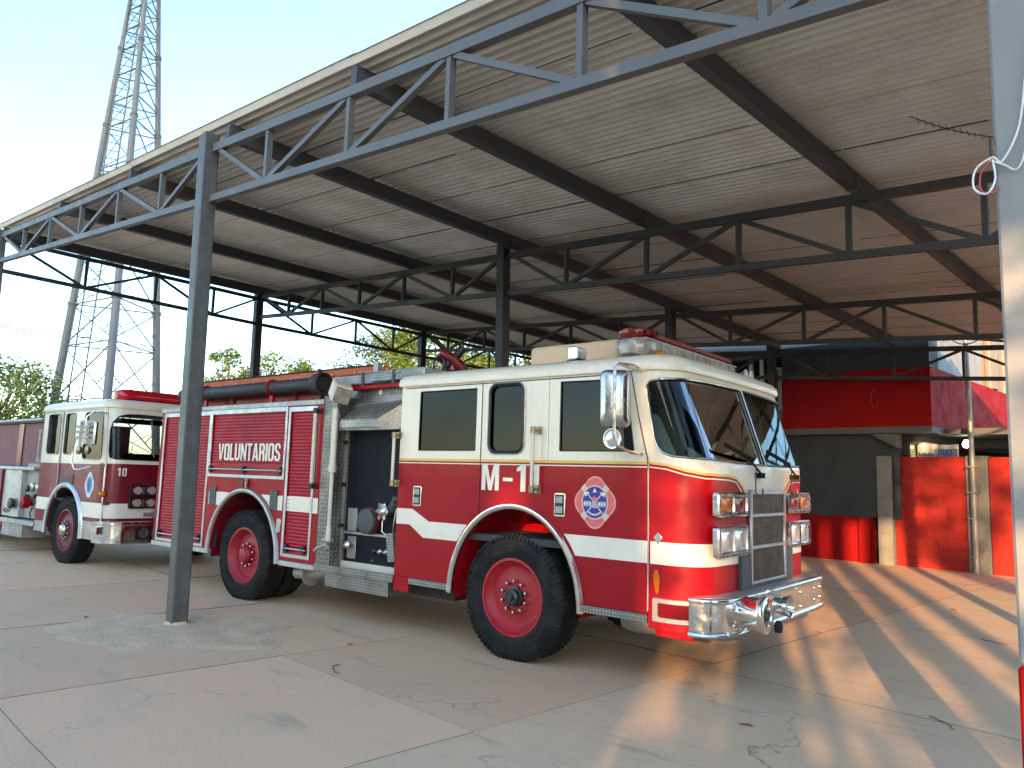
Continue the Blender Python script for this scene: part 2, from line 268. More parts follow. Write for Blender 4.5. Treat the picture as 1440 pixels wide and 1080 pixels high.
# ---------------------------------------------------------------- geometry helpers
def V3(p): return Vector(p)
class MB:
    def __init__(s): s.v = []; s.f = []; s.sm = False
    def add(s, vs, fs):
        n = len(s.v); s.v += [tuple(v) for v in vs]; s.f += [tuple(i + n for i in f) for f in fs]; return s
    def box(s, x0, x1, y0, y1, z0, z1):
        if x0 > x1: x0, x1 = x1, x0
        if y0 > y1: y0, y1 = y1, y0
        if z0 > z1: z0, z1 = z1, z0
        return s.add([(x0,y0,z0),(x1,y0,z0),(x1,y1,z0),(x0,y1,z0),(x0,y0,z1),(x1,y0,z1),(x1,y1,z1),(x0,y1,z1)],
                     [(0,3,2,1),(4,5,6,7),(0,1,5,4),(1,2,6,5),(2,3,7,6),(3,0,4,7)])
    def bar(s, p, q, w, h, up=(0, 0, 1)):
        p, q, up = V3(p), V3(q), V3(up); d = (q - p).normalized()
        a = d.cross(up)
        if a.length < 1e-4: a = d.cross(Vector((1, 0, 0)))
        a.normalize(); b = a.cross(d).normalized(); a *= w / 2; b *= h / 2
        return s.add([p-a-b, p+a-b, p+a+b, p-a+b, q-a-b, q+a-b, q+a+b, q-a+b], [(0,1,2,3),(7,6,5,4),(4,5,1,0),(5,6,2,1),(6,7,3,2),(7,4,0,3)])
    def tube(s, pts, r, n=8, caps=True):
        pts = [V3(p) for p in pts]; rr = r if isinstance(r, (list, tuple)) else [r] * len(pts)
        base = len(s.v); prev = None
        for i, p in enumerate(pts):
            d = (pts[min(i+1, len(pts)-1)] - pts[max(i-1, 0)]).normalized()
            a = prev - d * prev.dot(d) if prev is not None else (d.cross(Vector((0,0,1))) if abs(d.z) < 0.9 else d.cross(Vector((1,0,0))))
            a.normalize(); prev = a; b = d.cross(a)
            for k in range(n):
                t = 2*PI*k/n; s.v.append(tuple(p + (a*math.cos(t) + b*math.sin(t)) * rr[i]))
        for i in range(len(pts)-1):
            for k in range(n):
                k2 = (k+1) % n; s.f.append((base+i*n+k, base+i*n+k2, base+(i+1)*n+k2, base+(i+1)*n+k))
        if caps:
            s.f.append(tuple(base+k for k in reversed(range(n)))); s.f.append(tuple(base+(len(pts)-1)*n+k for k in range(n)))
        return s
    def lathe(s, prof, c, axis='y', n=32, close=False):
        # prof: list of (radius, distance along axis)
        c = V3(c); base = len(s.v); m = len(prof)
        for r, h in prof:
            for k in range(n):
                t = 2*PI*k/n; a, b = r*math.cos(t), r*math.sin(t)
                s.v.append(tuple(c + (Vector((a, h, b)) if axis == 'y' else Vector((h, a, b)) if axis == 'x' else Vector((a, b, h)))))
        for i in range(m-1):
            for k in range(n):
                k2 = (k+1) % n; s.f.append((base+i*n+k, base+i*n+k2, base+(i+1)*n+k2, base+(i+1)*n+k))
        if not close:
            for i, rev in ((0, True), (m-1, False)):
                if prof[i][0] > 1e-4: s.f.append(tuple(base+i*n+k for k in (reversed(range(n)) if rev else range(n))))
        return s
    def build(s, name, m, parent=None, smooth=False, bevel=0.0, ang=40, seg=1):
        return mkobj(name, s.v, s.f, m, parent, smooth, bevel, ang, seg)

def finish(me, smooth=False, bevel=0.0, ang=40, seg=1, merge=True):
    bm = bmesh.new(); bm.from_mesh(me)
    if merge: bmesh.ops.remove_doubles(bm, verts=bm.verts, dist=1e-5)
    bmesh.ops.recalc_face_normals(bm, faces=bm.faces)
    if bevel > 0:
        es = [e for e in bm.edges if len(e.link_faces) == 2 and e.calc_face_angle(0) > math.radians(30)]
        bmesh.ops.bevel(bm, geom=es, offset=bevel, segments=seg, affect='EDGES', profile=0.5, clamp_overlap=True)
    if smooth:
        for f in bm.faces: f.smooth = True
        for e in bm.edges:
            if len(e.link_faces) == 2 and e.calc_face_angle(0) > math.radians(ang): e.smooth = False
    bm.to_mesh(me); bm.free()

def mkobj(name, v, f, m, parent=None, smooth=False, bevel=0.0, ang=40, seg=1):
    me = bpy.data.meshes.new(name); me.from_pydata(v, [], f); me.update()
    finish(me, smooth, bevel, ang, seg)
    me.materials.append(m)
    o = bpy.data.objects.new(name, me); COL.objects.link(o)
    if parent: o.parent = parent
    return o

def tag(o, label=None, cat=None, group=None, kind=None):
    if label: o['label'] = label
    if cat: o['category'] = cat
    if group: o['group'] = group
    if kind: o['kind'] = kind
    return o

def thing(name, loc, label, cat, group=None, rotz=0.0):
    o = bpy.data.objects.new(name, None); COL.objects.link(o); o.empty_display_size = 0.3
    o.location = loc; o.rotation_euler = (0, 0, rotz)
    return tag(o, label, cat, group)

def copy_part(o, parent, loc=None, rot=None):
    c = o.copy(); COL.objects.link(c); c.parent = parent
    if loc is not None: c.location = loc
    if rot is not None: c.rotation_euler = rot
    return c

def rrect(x0, x1, z0, z1, r, n=5):
    rs = r if isinstance(r, (list, tuple)) else [r]*4       # bl, br, tr, tl
    out = []
    for (cx, cz, sx, sz, a0, rr) in ((x0, z0, 1, 1, PI, rs[0]), (x1, z0, -1, 1, 1.5*PI, rs[1]), (x1, z1, -1, -1, 0, rs[2]), (x0, z1, 1, -1, PI/2, rs[3])):
        if rr <= 0: out.append((cx, cz)); continue
        for i in range(n+1):
            a = a0 + PI/2*i/n; out.append((cx + sx*rr + rr*math.cos(a), cz + sz*rr + rr*math.sin(a)))
    return out

def arch(cx, cz, a, b, n=20, rev=False):
    p = [(cx + a*math.cos(PI*i/n), cz + b*math.sin(PI*i/n)) for i in range(n+1)]      # right foot -> top -> left foot
    return p if not rev else p[::-1]

def flat2d(loops_list, th, bevel=0.0):
    """filled 2D outlines with holes, as a slab 0..-th thick; returns a bmesh in (u, v, w)"""
    cu = bpy.data.curves.new('tmp', 'CURVE'); cu.dimensions = '2D'; cu.fill_mode = 'BOTH'
    cu.extrude = max(th/2 - bevel, 1e-4); cu.bevel_depth = bevel; cu.bevel_resolution = 0
    if bevel: cu.offset = -bevel
    for lp in loops_list:
        sp = cu.splines.new('POLY'); sp.points.add(len(lp)-1); sp.use_cyclic_u = True
        for p, q in zip(sp.points, lp): p.co = (q[0], q[1], 0, 1)
    o = bpy.data.objects.new('tmp', cu); me = bpy.data.meshes.new_from_object(o)
    bm = bmesh.new(); bm.from_mesh(me)
    bpy.data.meshes.remove(me); bpy.data.objects.remove(o); bpy.data.curves.remove(cu)
    bmesh.ops.remove_doubles(bm, verts=bm.verts, dist=1e-6)
    for v in bm.verts: v.co.z -= th/2
    return bm

def plate(name, loops_list, th, fn, m, parent, bevel=0.0, cuts_u=(), cuts_v=(), smooth=False, out=0.0):
    bm = flat2d(loops_list, th, bevel)
    for u in cuts_u:
        bmesh.ops.bisect_plane(bm, geom=bm.verts[:]+bm.edges[:]+bm.faces[:], plane_co=(u, 0, 0), plane_no=(1, 0, 0))
    for v in cuts_v:
        bmesh.ops.bisect_plane(bm, geom=bm.verts[:]+bm.edges[:]+bm.faces[:], plane_co=(0, v, 0), plane_no=(0, 1, 0))
    for v in bm.verts: v.co = fn(v.co.x, v.co.y, v.co.z + out)
    bmesh.ops.recalc_face_normals(bm, faces=bm.faces)
    if smooth:
        for f in bm.faces: f.smooth = True
        for e in bm.edges:
            if len(e.link_faces) == 2 and e.calc_face_angle(0) > math.radians(30): e.smooth = False
    me = bpy.data.meshes.new(name); bm.to_mesh(me); bm.free(); me.materials.append(m)
    o = bpy.data.objects.new(name, me); COL.objects.link(o)
    if parent: o.parent = parent
    return o

def side(s0=0.0): return lambda u, v, w: Vector((u, s0 - w, v))          # near side of a vehicle: outward is -y
def frontp(f0): return lambda u, v, w: Vector((f0 + w, u, v))            # front of a vehicle: outward is +x

GL = {
 'V': [[(0,1),(.13,1),(.21,.25),(.29,1),(.42,1),(.28,0),(.14,0)]],
 'O': [rrect(0,.41,0,1,.14), rrect(.135,.275,.13,.87,.055)], '0': [rrect(0,.43,0,1,.15), rrect(.145,.285,.14,.86,.06)],
 'L': [[(0,0),(.34,0),(.34,.14),(.135,.14),(.135,1),(0,1)]],
 'U': [[(0,1),(0,.16),(.05,.05),(.15,0),(.26,0),(.36,.05),(.41,.16),(.41,1),(.275,1),(.275,.2),(.235,.13),(.175,.13),(.135,.2),(.135,1)]],
 'N': [[(0,0),(.12,0),(.12,.62),(.29,0),(.42,0),(.42,1),(.30,1),(.30,.4),(.13,1),(0,1)]],
 'T': [[(.12,0),(.255,0),(.255,.86),(.375,.86),(.375,1),(0,1),(0,.86),(.12,.86)]],
 'A': [[(0,0),(.13,0),(.155,.18),(.275,.18),(.3,0),(.43,0),(.29,1),(.14,1)], [(.17,.3),(.26,.3),(.215,.72)]],
 'R': [[(0,0),(.135,0),(.135,.42),(.2,.42),(.27,.36),(.28,0),(.415,0),(.405,.38),(.34,.5),(.405,.62),(.405,.86),(.35,.96),(.25,1),(0,1)], [(.135,.55),(.21,.55),(.27,.6),(.27,.82),(.22,.87),(.135,.87)]],
 'I': [[(0,0),(.135,0),(.135,1),(0,1)]],
 'S': [[(0,.3),(0,.14),(.05,.04),(.15,0),(.25,0),(.35,.04),(.4,.14),(.4,.36),(.34,.48),(.17,.62),(.135,.68),(.135,.82),(.17,.88),(.23,.88),(.27,.82),(.27,.7),(.4,.7),(.4,.86),(.35,.96),(.25,1),(.15,1),(.05,.96),(0,.86),(0,.64),(.06,.52),(.23,.38),(.27,.32),(.27,.18),(.23,.12),(.17,.12),(.135,.18),(.135,.3)]],
 'M': [[(0,0),(.125,0),(.125,.68),(.225,0),(.335,0),(.435,.68),(.435,0),(.56,0),(.56,1),(.385,1),(.28,.35),(.175,1),(0,1)]],
 '1': [[(.12,0),(.27,0),(.27,1),(.14,1),(0,.88),(0,.75),(.12,.78)]],
 '-': [[(0,.37),(.3,.37),(.3,.5),(0,.5)]],
 'D': [[(0,0),(.25,0),(.36,.05),(.41,.16),(.41,.84),(.36,.95),(.25,1),(0,1)], [(.135,.14),(.22,.14),(.275,.2),(.275,.8),(.22,.86),(.135,.86)]],
}
def lettering(name, text, u0, v0, h, fn, m, parent, width=None, gap=0.06, th=0.002, out=0.002):
    adv = 0; loops = []
    for ch in text:
        w = max(p[0] for p in GL[ch][0]); loops.append((adv, GL[ch])); adv += w + gap
    adv -= gap; k = (width / (adv * h)) if width else 1.0
    bms = [(a, g) for a, g in loops]
    me = bpy.data.meshes.new(name); acc = bmesh.new()
    for a, g in bms:
        b = flat2d([[(u0 + (a + p[0])*h*k, v0 + p[1]*h) for p in lp] for lp in g], th)
        tmp = bpy.data.meshes.new('tmp'); b.to_mesh(tmp); b.free(); acc.from_mesh(tmp); bpy.data.meshes.remove(tmp)
    for v in acc.verts: v.co = fn(v.co.x, v.co.y, v.co.z + out)
    bmesh.ops.recalc_face_normals(acc, faces=acc.faces)
    acc.to_mesh(me); acc.free(); me.materials.append(m)
    o = bpy.data.objects.new(name, me); COL.objects.link(o); o.parent = parent
    return o

# ================================================================ GROUND
gm = MB(); gm.add([(-900,-900,-0.035),(900,-900,-0.035),(900,900,-0.035),(-900,900,-0.035)], [(0,1,2,3)])
tag(gm.build('ground', SOIL), 'bare earth ground around the yard', kind='structure')
pv = MB(); pv.add([(-60,-30,-0.006),(12,-30,-0.006),(12,40,-0.006),(-60,40,-0.006)], [(0,1,2,3)])
pave = tag(pv.build('pavement', JOINT), 'concrete yard pavement of large cast slabs', kind='structure')
xs = [-60, -40, -28, -21.2, -16.2, -11.2, -8.7, -6.2, -3.7, 0.4, 4.5, 12]
random.seed(5)
for i in range(len(xs)-1):
    a, b = xs[i], xs[i+1]
    mm = SLABG if a >= -3.8 else SLABP
    ys = [-30, -14, -6, -1.1, 1.25, 3.35, 6.2, 9.1, 12.2, 16.9, 24, 40] if -9 < a < -4 else ([-30, -14, -6, -2.3, 1.6, 6.0, 9.6, 13.2, 16.9, 24, 40] if a >= -3.8 else [-30, -12, -4, 0.6, 4.4, 8.2, 12.2, 16.9, 24, 40])
    for j in range(len(ys)-1):
        c, d = ys[j], ys[j+1]; g = 0.0028
        z = random.uniform(-0.0015, 0.0015); t = random.uniform(-0.001, 0.001)
        nx = 1
        # joints wander a little: sample the edges
        vs = []; n = 8
        def jit(x, y): return 0.010 * mnoise.noise(Vector((x*1.3, y*1.3, 3.1)))
        ring = [(a+g+jit(a, c+(d-c)*k/n), c+(d-c)*k/n+ (g if k == 0 else -g if k == n else 0)) for k in range(n+1)] + [(a+(b-a)*k/n, d-g+jit(a+(b-a)*k/n, d)) for k in range(1, n)] + \
               [(b-g+jit(b, d-(d-c)*k/n), d-(d-c)*k/n + (-g if k == 0 else g if k == n else 0)) for k in range(n+1)] + [(b-(b-a)*k/n, c+g+jit(b-(b-a)*k/n, c)) for k in range(1, n)]
        m_ = len(ring)
        vs = [(x, y, z + t*(x-a)) for x, y in ring] + [(x, y, -0.02) for x, y in ring]
        fs = [tuple(range(m_-1, -1, -1))] + [(k, (k+1) % m_, (k+1) % m_ + m_, k + m_) for k in range(m_)]
        so = mkobj('concrete_slab', vs, fs, mm, pave); so.data.materials.append(JOINT)
        for pl in so.data.polygons:
            if abs(pl.normal.z) < .5: pl.material_index = 1
# mortar patch round the foot of the front post
def blob(cx, cy, rx, ry, n, z0, z1, seed, skew=0.0):
    v = []; f = []
    for k in range(n):
        a = 2*PI*k/n; r = 1 + 0.28*mnoise.noise(Vector((math.cos(a)*1.5, math.sin(a)*1.5, seed))) + 0.12*mnoise.noise(Vector((math.cos(a)*5, math.sin(a)*5, seed+4)))
        v.append((cx + rx*r*math.cos(a) + skew*ry*r*math.sin(a), cy + ry*r*math.sin(a), z0))
    for k in range(n):
        x, y, _ = v[k]; v.append((cx + (x-cx)*0.86, cy + (y-cy)*0.86, z1))
    v.append((cx, cy, z1))
    for k in range(n):
        k2 = (k+1) % n; f.append((k, k2, n+k2, n+k)); f.append((n+k, n+k2, 2*n))
    return v, f
v, f = blob(-7.75, 3.0, 1.05, 0.95, 48, 0.001, 0.006, 2.0, 0.3)
mkobj('mortar_patch', v, f, PATCH, pave)

v, f = blob(-8.06, 3.16, .125, .115, 24, 0.004, 0.03, 7.0)
mkobj('post_footing', v, f, PATCH, pave)
# ================================================================ TREES
def leaf_cloud(clusters, per, size, seed):
    rnd = random.Random(seed); v = []; f = []
    for (c, r) in clusters:
        for _ in range(per):
            while True:
                d = Vector((rnd.uniform(-1,1), rnd.uniform(-1,1), rnd.uniform(-1,1)))
                if 0.05 < d.length < 1: break
            p = c + Vector((d.x*r, d.y*r, d.z*r*0.72))
            a = Vector((rnd.gauss(0,1), rnd.gauss(0,1), rnd.gauss(0,0.6) - 0.25)).normalized()
            b = a.cross(Vector((rnd.gauss(0,1), rnd.gauss(0,1), rnd.gauss(0,1)))).normalized()
            l = size*rnd.uniform(0.6, 1.35); w = l*rnd.uniform(0.28, 0.45)
            n = len(v); k = a.cross(b)*l*0.12
            v += [tuple(p - a*l*0.5), tuple(p + b*w*0.5 + k), tuple(p + a*l*0.5), tuple(p - b*w*0.5 + k)]
            f.append((n, n+1, n+2, n+3))
    return v, f

def make_tree(name, x, y, h, crown_r, crown_z0, leafm, label, ncl, per, size, seed, group=None, flat=1.0, lean=0.0, gap=0.0):
    rnd = random.Random(seed)
    root = thing(name, (x, y, -0.03), label, 'tree', group)
    top = Vector((lean, 0, h*0.62)); tr = MB()
    pts = [Vector((0,0,0)), Vector((0.05*rnd.uniform(-1,1), 0.05, h*0.2)), Vector((lean*0.5, 0.1*rnd.uniform(-1,1), h*0.42)), top]
    r0 = 0.035*h
    tr.tube(pts, [r0, r0*0.8, r0*0.62, r0*0.35], 9)
    clusters = []
    for i in range(ncl):
        th = rnd.uniform(0, 2*PI); u = rnd.uniform(-0.85, 1); rr = math.sqrt(max(0, 1-u*u)) * rnd.uniform(0.55, 1.0)
        c = Vector((lean + crown_r*rr*math.cos(th), crown_r*rr*math.sin(th)*flat, (crown_z0 + h)/2 + (h-crown_z0)/2*u*0.86))
        clusters.append((c, crown_r*rnd.uniform(0.20, 0.40)))
        if i % 3 == 0 or gap:
            s_ = pts[2].lerp(top, rnd.random()); mid = s_.lerp(c, 0.5) + Vector((0, 0, 0.12*h*rnd.uniform(-0.3, 0.5)))
            tr.tube([s_, mid, c], [r0*0.28, r0*0.17, r0*0.05], 5)
    tr.build('trunk', BARK, root, smooth=True)
    v, f = leaf_cloud(clusters, per, size, seed+9)
    me = bpy.data.meshes.new('crown'); me.from_pydata(v, [], f); me.materials.append(leafm)
    o = bpy.data.objects.new('crown', me); COL.objects.link(o); o.parent = root
    return root
G = 'trees beyond the yard'
make_tree('yard_tree', -23.2, 3.9, 4.2, 2.3, 1.0, LEAF_A, 'airy grey-green tree behind the left truck at the left edge', 60, 120, 0.14, 21, G, gap=1)
make_tree('yard_tree', -27.6, 12.0, 6.1, 1.25, 3.0, LEAF_B, 'slim sparse bright tree just right of the front grey post', 22, 90, 0.17, 22, G, gap=1)
make_tree('yard_tree', -26.9, 13.6, 6.1, 1.7, 2.6, LEAF_B, 'bushy green tree directly behind the left corner post', 36, 110, 0.17, 23, G, gap=1)
make_tree('yard_tree', -28.5, 15.6, 6.0, 0.9, 3.6, LEAF_B, 'smallest tree tip peeking over the orange ladder', 14, 80, 0.16, 24, G, gap=1)
make_tree('yard_tree', -29.5, 20.2, 8.2, 3.1, 2.2, LEAF_C, 'dense dark round-topped tree with rusty tips above the ladder end', 70, 190, 0.17, 25, G)
make_tree('yard_tree', -23.2, 18.6, 7.9, 3.0, 1.8, LEAF_B, 'bright yellow-green tree behind the red deck gun', 80, 220, 0.2, 26, G)
make_tree('yard_tree', -21.5, 22.2, 9.0, 3.2, 1.8, LEAF_B, 'tall leafy tree seen between the middle posts over the cab roof', 80, 220, 0.2, 27, G)
make_tree('yard_tree', -18.6, 24.6, 8.4, 2.8, 1.8, LEAF_B, 'leafy tree beside the dark building end behind the cab roof', 64, 200, 0.2, 28, G)
# hedge line closing the far side of the yard
hv = []; hf = []
for (x0, y0, x1, y1) in ((-44, -6, -40, 14), (-40, 14, -32, 34), (-32, 34, -14, 38)):
    cl = []
    n = 26
    for k in range(n):
        t = (k+0.5)/n; cl.append((Vector((x0+(x1-x0)*t + random.uniform(-.5,.5), y0+(y1-y0)*t + random.uniform(-.5,.5), random.uniform(0.4, 2.2))), random.uniform(0.7, 1.1)))
    v, f = leaf_cloud(cl, 60, 0.28, 55); b = len(hv); hv += v; hf += [tuple(i+b for i in q) for q in f]
me = bpy.data.meshes.new('hedge'); me.from_pydata(hv, [], hf); me.materials.append(LEAF_C)
o = bpy.data.objects.new('hedge', me); COL.objects.link(o); tag(o, 'low scrub hedge closing the far side of the yard', 'hedge', kind='stuff')

# ================================================================ RADIO TOWER
TC = Vector((-28.84, 8.27, 0)); td = Vector((-TC.x, -TC.y, 0)).normalized(); tx = Vector((td.y, -td.x, 0))   # td: towards the yard
tower = thing('lattice_tower', tuple(TC), 'tall grey three-legged lattice radio tower behind the carport', 'tower')
def trad(z): return max(0.10, 2.20*(1 - z/25.2))
def tleg(k, z):
    r = trad(z); a = [-PI/2, PI/2 - PI/3 + 0, 0][0]
    ang = (math.radians(90 + 30 + 120*k))
    p = tx*math.cos(ang)*r + td*math.sin(ang + 0)*r
    return Vector((p.x, p.y, z))
# legs: one towards the yard, two behind
def leg(k, z):
    r = trad(z); ang = math.radians((90, 210, 330)[k])
    p = tx*math.cos(ang)*r + td*math.sin(ang)*r
    return Vector((p.x, p.y, z))
LV = [0, 1.9, 3.74, 5.7, 7.2, 8.9, 10.6, 12.2, 13.8, 14.75, 15.8, 16.8, 17.6, 18.4, 19.2, 20.0, 20.8, 21.6]
for k in range(3):
    m_ = MB(); zz = [0, 7.2, 13.9, 16.9, 21.9]
    for i in range(4): m_.tube([leg(k, zz[i]), leg(k, zz[i+1])], [0.15 - 0.022*i, 0.14 - 0.022*i], 12)
    lg = m_.build('leg', TOWERM, tower, smooth=True)
    for z in (3.2, 7.2, 13.9, 16.9):
        fm = MB(); fm.tube([leg(k, z-0.06), leg(k, z-0.015)], 0.22 - 0.006*z, 12); fm.tube([leg(k, z+0.015), leg(k, z+0.06)], 0.22 - 0.006*z, 12); fm.build('flange', TOWERM, lg)
for i in range(len(LV)-1):
    z0, z1 = LV[i], LV[i+1]
    for k in range(3):
        k2 = (k+1) % 3; w = 0.045 if z0 < 8 else 0.04
        if i > 0: MB().bar(leg(k, z0), leg(k2, z0), w, w).build('horizontal_brace', TOWERM, tower)
        if z0 < 7.1:
            if i % 2 == 1 or i == 0 or True:
                MB().bar(leg(k, z0+.05), leg(k2, z1-.05), w, w*.6).build('diagonal_brace', TOWERM, tower)
                MB().bar(leg(k2, z0+.05), leg(k, z1-.05), w*.9, w*.5).build('diagonal_brace', TOWERM, tower)
                q0 = leg(k, z0).lerp(leg(k, z1), 0.5); q1 = leg(k, z0).lerp(leg(k2, z1), 0.25)
                MB().bar(q0, q1, w*.6, w*.5).build('redundant_brace', TOWERM, tower)
                q0 = leg(k2, z0).lerp(leg(k2, z1), 0.5); q1 = leg(k2, z0).lerp(leg(k, z1), 0.25)
                MB().bar(q0, q1, w*.6, w*.5).build('redundant_brace', TOWERM, tower)
        else:
            MB().bar(leg(k, z1-.04), leg(k2, z0+.04), w, w*.6).build('diagonal_brace', TOWERM, tower)
            MB().bar(leg(k2, z1-.04), leg(k, z0+.04), w*.55, w*.4).build('tie_rod', TOWERM, tower)
lad = MB(); lp = lambda z: leg(2, z)*0.62 + leg(0, z)*0.08 + Vector((0, 0, z*0.30))
for sgn in (-1, 1): lad.tube([lp(1)+tx*0.2*sgn, lp(21.5)+tx*0.2*sgn], 0.028, 6)
ladder = lad.build('access_ladder', TOWERM, tower)
for k in range(66):
    z = 1.2 + k*0.3; MB().bar(lp(z)-tx*0.2, lp(z)+tx*0.2, 0.025, 0.025).build('rung', TOWERM, ladder)

# overhead line far behind
m_ = MB(); P0, P1 = Vector((-46, -3.5, 8.9)), Vector((-30, 40, 8.3))
m_.tube([P0.lerp(P1, t/20) + Vector((0, 0, -1.2*4*(t/20)*(1-t/20))) for t in range(21)], 0.022, 5)
tag(m_.build('power_line', WIREB), 'thin dark overhead line crossing the sky behind the tower', 'cable')

# ================================================================ STATION BUILDING
bl = thing('station_building', (-5, 17, 0), 'red and dark grey two storey station building with overhanging upper floor', 'building')
def bpart(mb, name, m, parent=None, **k):
    p = parent or bl; off = Vector((5, -17, 0))
    mb.v = [tuple(Vector(v) + off) for v in mb.v]
    return mb.build(name, m, p, **k)
XC, YF = -4.965, 16.55
bpart(MB().box(-8.1, XC, YF, 17.1, 2.85, 4.06), 'red_band', WALLRED)
bpart(MB().box(-8.1, XC-.01, YF+.006, 17.1, 4.06, 4.72), 'upper_wall', WALLGREY)
bpart(MB().box(-16, XC-.012, YF+.02, 17.1, 4.72, 6.8), 'parapet', WALLWHITE)
bpart(MB().box(-5.2, XC, 17.1, 30, 2.85, 4.06), 'red_band', WALLRED)
# side wall with window openings, built as piers
sw = [(17.1, 20.28), (21.12, 21.62), (22.4, 23.2), (24.0, 30)]
for y0, y1 in sw: bpart(MB().box(-5.2, XC-.01, y0, y1, 4.06, 6.8), 'upper_wall', WALLWHITE)
for y0, y1 in ((20.28, 21.12), (21.62, 22.4), (23.2, 24.0)):
    bpart(MB().box(-5.2, XC-.01, y0, y1, 5.6, 6.8), 'lintel', WALLWHITE)
    w = bpart(MB().box(-5.12, XC-.06, y0, y0+.06, 4.06, 5.6).box(-5.12, XC-.06, y1-.06, y1, 4.06, 5.6).box(-5.12, XC-.06, y0+.06, y1-.06, 5.54, 5.6).box(-5.12, XC-.06, y0+.06, y1-.06, 4.06, 4.12).box(-5.12, XC-.06, (y0+y1)/2-.025, (y0+y1)/2+.025, 4.12, 5.54), 'window', TRIM)
    g = MB().box(-5.09, -5.07, y0+.06, y1-.06, 4.12, 5.54); g.v = [tuple(Vector(v) + Vector((5, -17, 0))) for v in g.v]
    g.build('pane', GLASSB, w)
bpart(MB().box(-4.99, XC+.05, 21.16, 21.58, 4.07, 6.7), 'window_pier', TRIM)
# upper floor soffit, ring beam and corbel
bpart(MB().box(-16, XC-.004, YF+.004, 30, 2.72, 2.849), 'floor_slab', SOFFIT)
cb = MB(); cb.add([(-6.2, 16.6, 2.71), (-5.66, 16.6, 2.71), (-5.66, 16.6, 2.42), (-6.2, 16.9, 2.71), (-5.66, 16.9, 2.71), (-5.66, 16.9, 2.42)], [(0,2,1), (3,4,5), (0,1,4,3), (1,2,5,4), (2,0,3,5)]); bpart(cb, 'corbel', SOFFIT)
bpart(MB().bar((-5.6, 17.2, 2.62), (-5.0, 22, 2.62), .25, .2), 'ceiling_beam', SOFFIT)
bpart(MB().bar((-5.1, 19.2, 2.62), (-1.5, 19.2, 2.62), .25, .2), 'ceiling_beam', SOFFIT)
# ground floor
bpart(MB().box(-16, -5.72, 16.9, 17.1, 0.95, 2.72), 'lower_wall', WALLGREY)
bpart(MB().box(-16, -6.3, 16.88, 17.1, -.02, 0.95).box(-6.52, -6.3, 16.75, 16.88, -.02, 0.95), 'red_dado', WALLRED)
bpart(MB().box(-5.72, -5.60, 17.1, 22, -.02, 2.72), 'inner_wall', WALLGREY)
bpart(MB().box(-5.6, 3, 22, 22.2, -.02, 2.72), 'inner_wall', WALLGREY)
bpart(MB().box(-5.6, 3, YF+.6, 30, 2.70, 2.719).box(XC-.003, 3, 17.3, 30, 2.72, 2.84), 'porch_ceiling', SOFFIT)
lb = MB(); lb.lathe([(0.001, -.07), (.05, -.05), (.075, 0), (.05, .06), (.03, .09)], (-4.62, 17.5, 2.52), 'z', 16)
bpart(lb, 'porch_bulb', BULB, smooth=True)
# dark glazed section left of the corner post
bpart(MB().box(-16, -8.1, 17.6, 17.8, 2.85, 4.72), 'dark_back_wall', NAVY)
bpart(MB().box(-16, -8.1, 16.62, 17.1, 4.55, 4.719).box(-16, -8.1, 16.62, 17.1, 2.85, 3.3), 'dark_fascia', GREYBOX)
for x, w in ((-10.25, .06), (-9.0, .09), (-8.72, .09), (-12.0, .06), (-13.6, .06), (-15.2, .06)):
    bpart(MB().box(x-w/2, x+w/2, 16.78, 16.86, 3.3, 4.55), 'mullion', WHITEFRAME)
bpart(MB().box(-8.62, -8.38, 17.4, 17.45, 3.3, 4.36), 'doorway_panel', PALEBLUE)
bpart(MB().box(-8.64, -8.36, 17.38, 17.46, 4.37, 4.42), 'doorway_head', WHITEFRAME)
bpart(MB().box(-16, -15.8, 17.1, 30, 0, 6.8).box(-16, XC-.02, 29.8, 30, -.02, 6.7), 'rear_wall', WALLGREY)
bpart(MB().box(-16, XC-.02, 17.1, 29.8, 6.5, 6.6), 'flat_roof', SOFFIT)
# chalk-like scratch mark on the red band
sk = MB(); sk.tube([(-6.05+0.07*math.cos(a), YF-.003, 3.45+0.19*math.sin(a)) for a in [PI*0.45+i*0.32 for i in range(16)]], 0.006, 4)
bpart(sk, 'scratch_mark', DUSTRED)

# banner hung under the overhang
bn = MB(); nx_, nz_ = 26, 8; BX0, BX1 = -5.5, -4.72
vv = []
for i in range(nx_+1):
    for j in range(nz_+1):
        u = i/nx_; w = j/nz_; x = BX0 + (BX1-BX0)*u
        top = 2.62 - 0.10*u - 0.05*math.sin(PI*u); z = 1.95 + (top-1.95)*w
        y = 17.34 + 0.012*math.sin(u*23 + 3*w) * (0.3 + w)
        vv.append((x, y, z))
ff = [(i*(nz_+1)+j, (i+1)*(nz_+1)+j, (i+1)*(nz_+1)+j+1, i*(nz_+1)+j+1) for i in range(nx_) for j in range(nz_)]
n = len(vv); vv += [(x, y+.004, z) for x, y, z in vv]; ff += [tuple(k+n for k in reversed(q)) for q in ff]
ban = thing('hanging_banner', (-5.1, 17.34, 1.9), 'creased white vinyl banner with blue lettering above the red block wall', 'banner')
mb = MB(); mb.v = [(x+5.1, y-17.34, z-1.9) for x, y, z in vv]; mb.f = ff; mb.build('sheet', BANNER, ban, smooth=True)
vv2 = [( -5.62 + .09*(i % 2), 17.30 + .02*math.sin(i), 1.95 + .34*(i//2)) for i in range(4)]
fb = lambda u, v, w: Vector((u+5.1, -0.035 - w, v-1.9))
lettering('lettering', 'LAVAMOATO', -5.14, 2.27, 0.15, fb, BLUEINK, ban, width=0.40)
mb = MB()
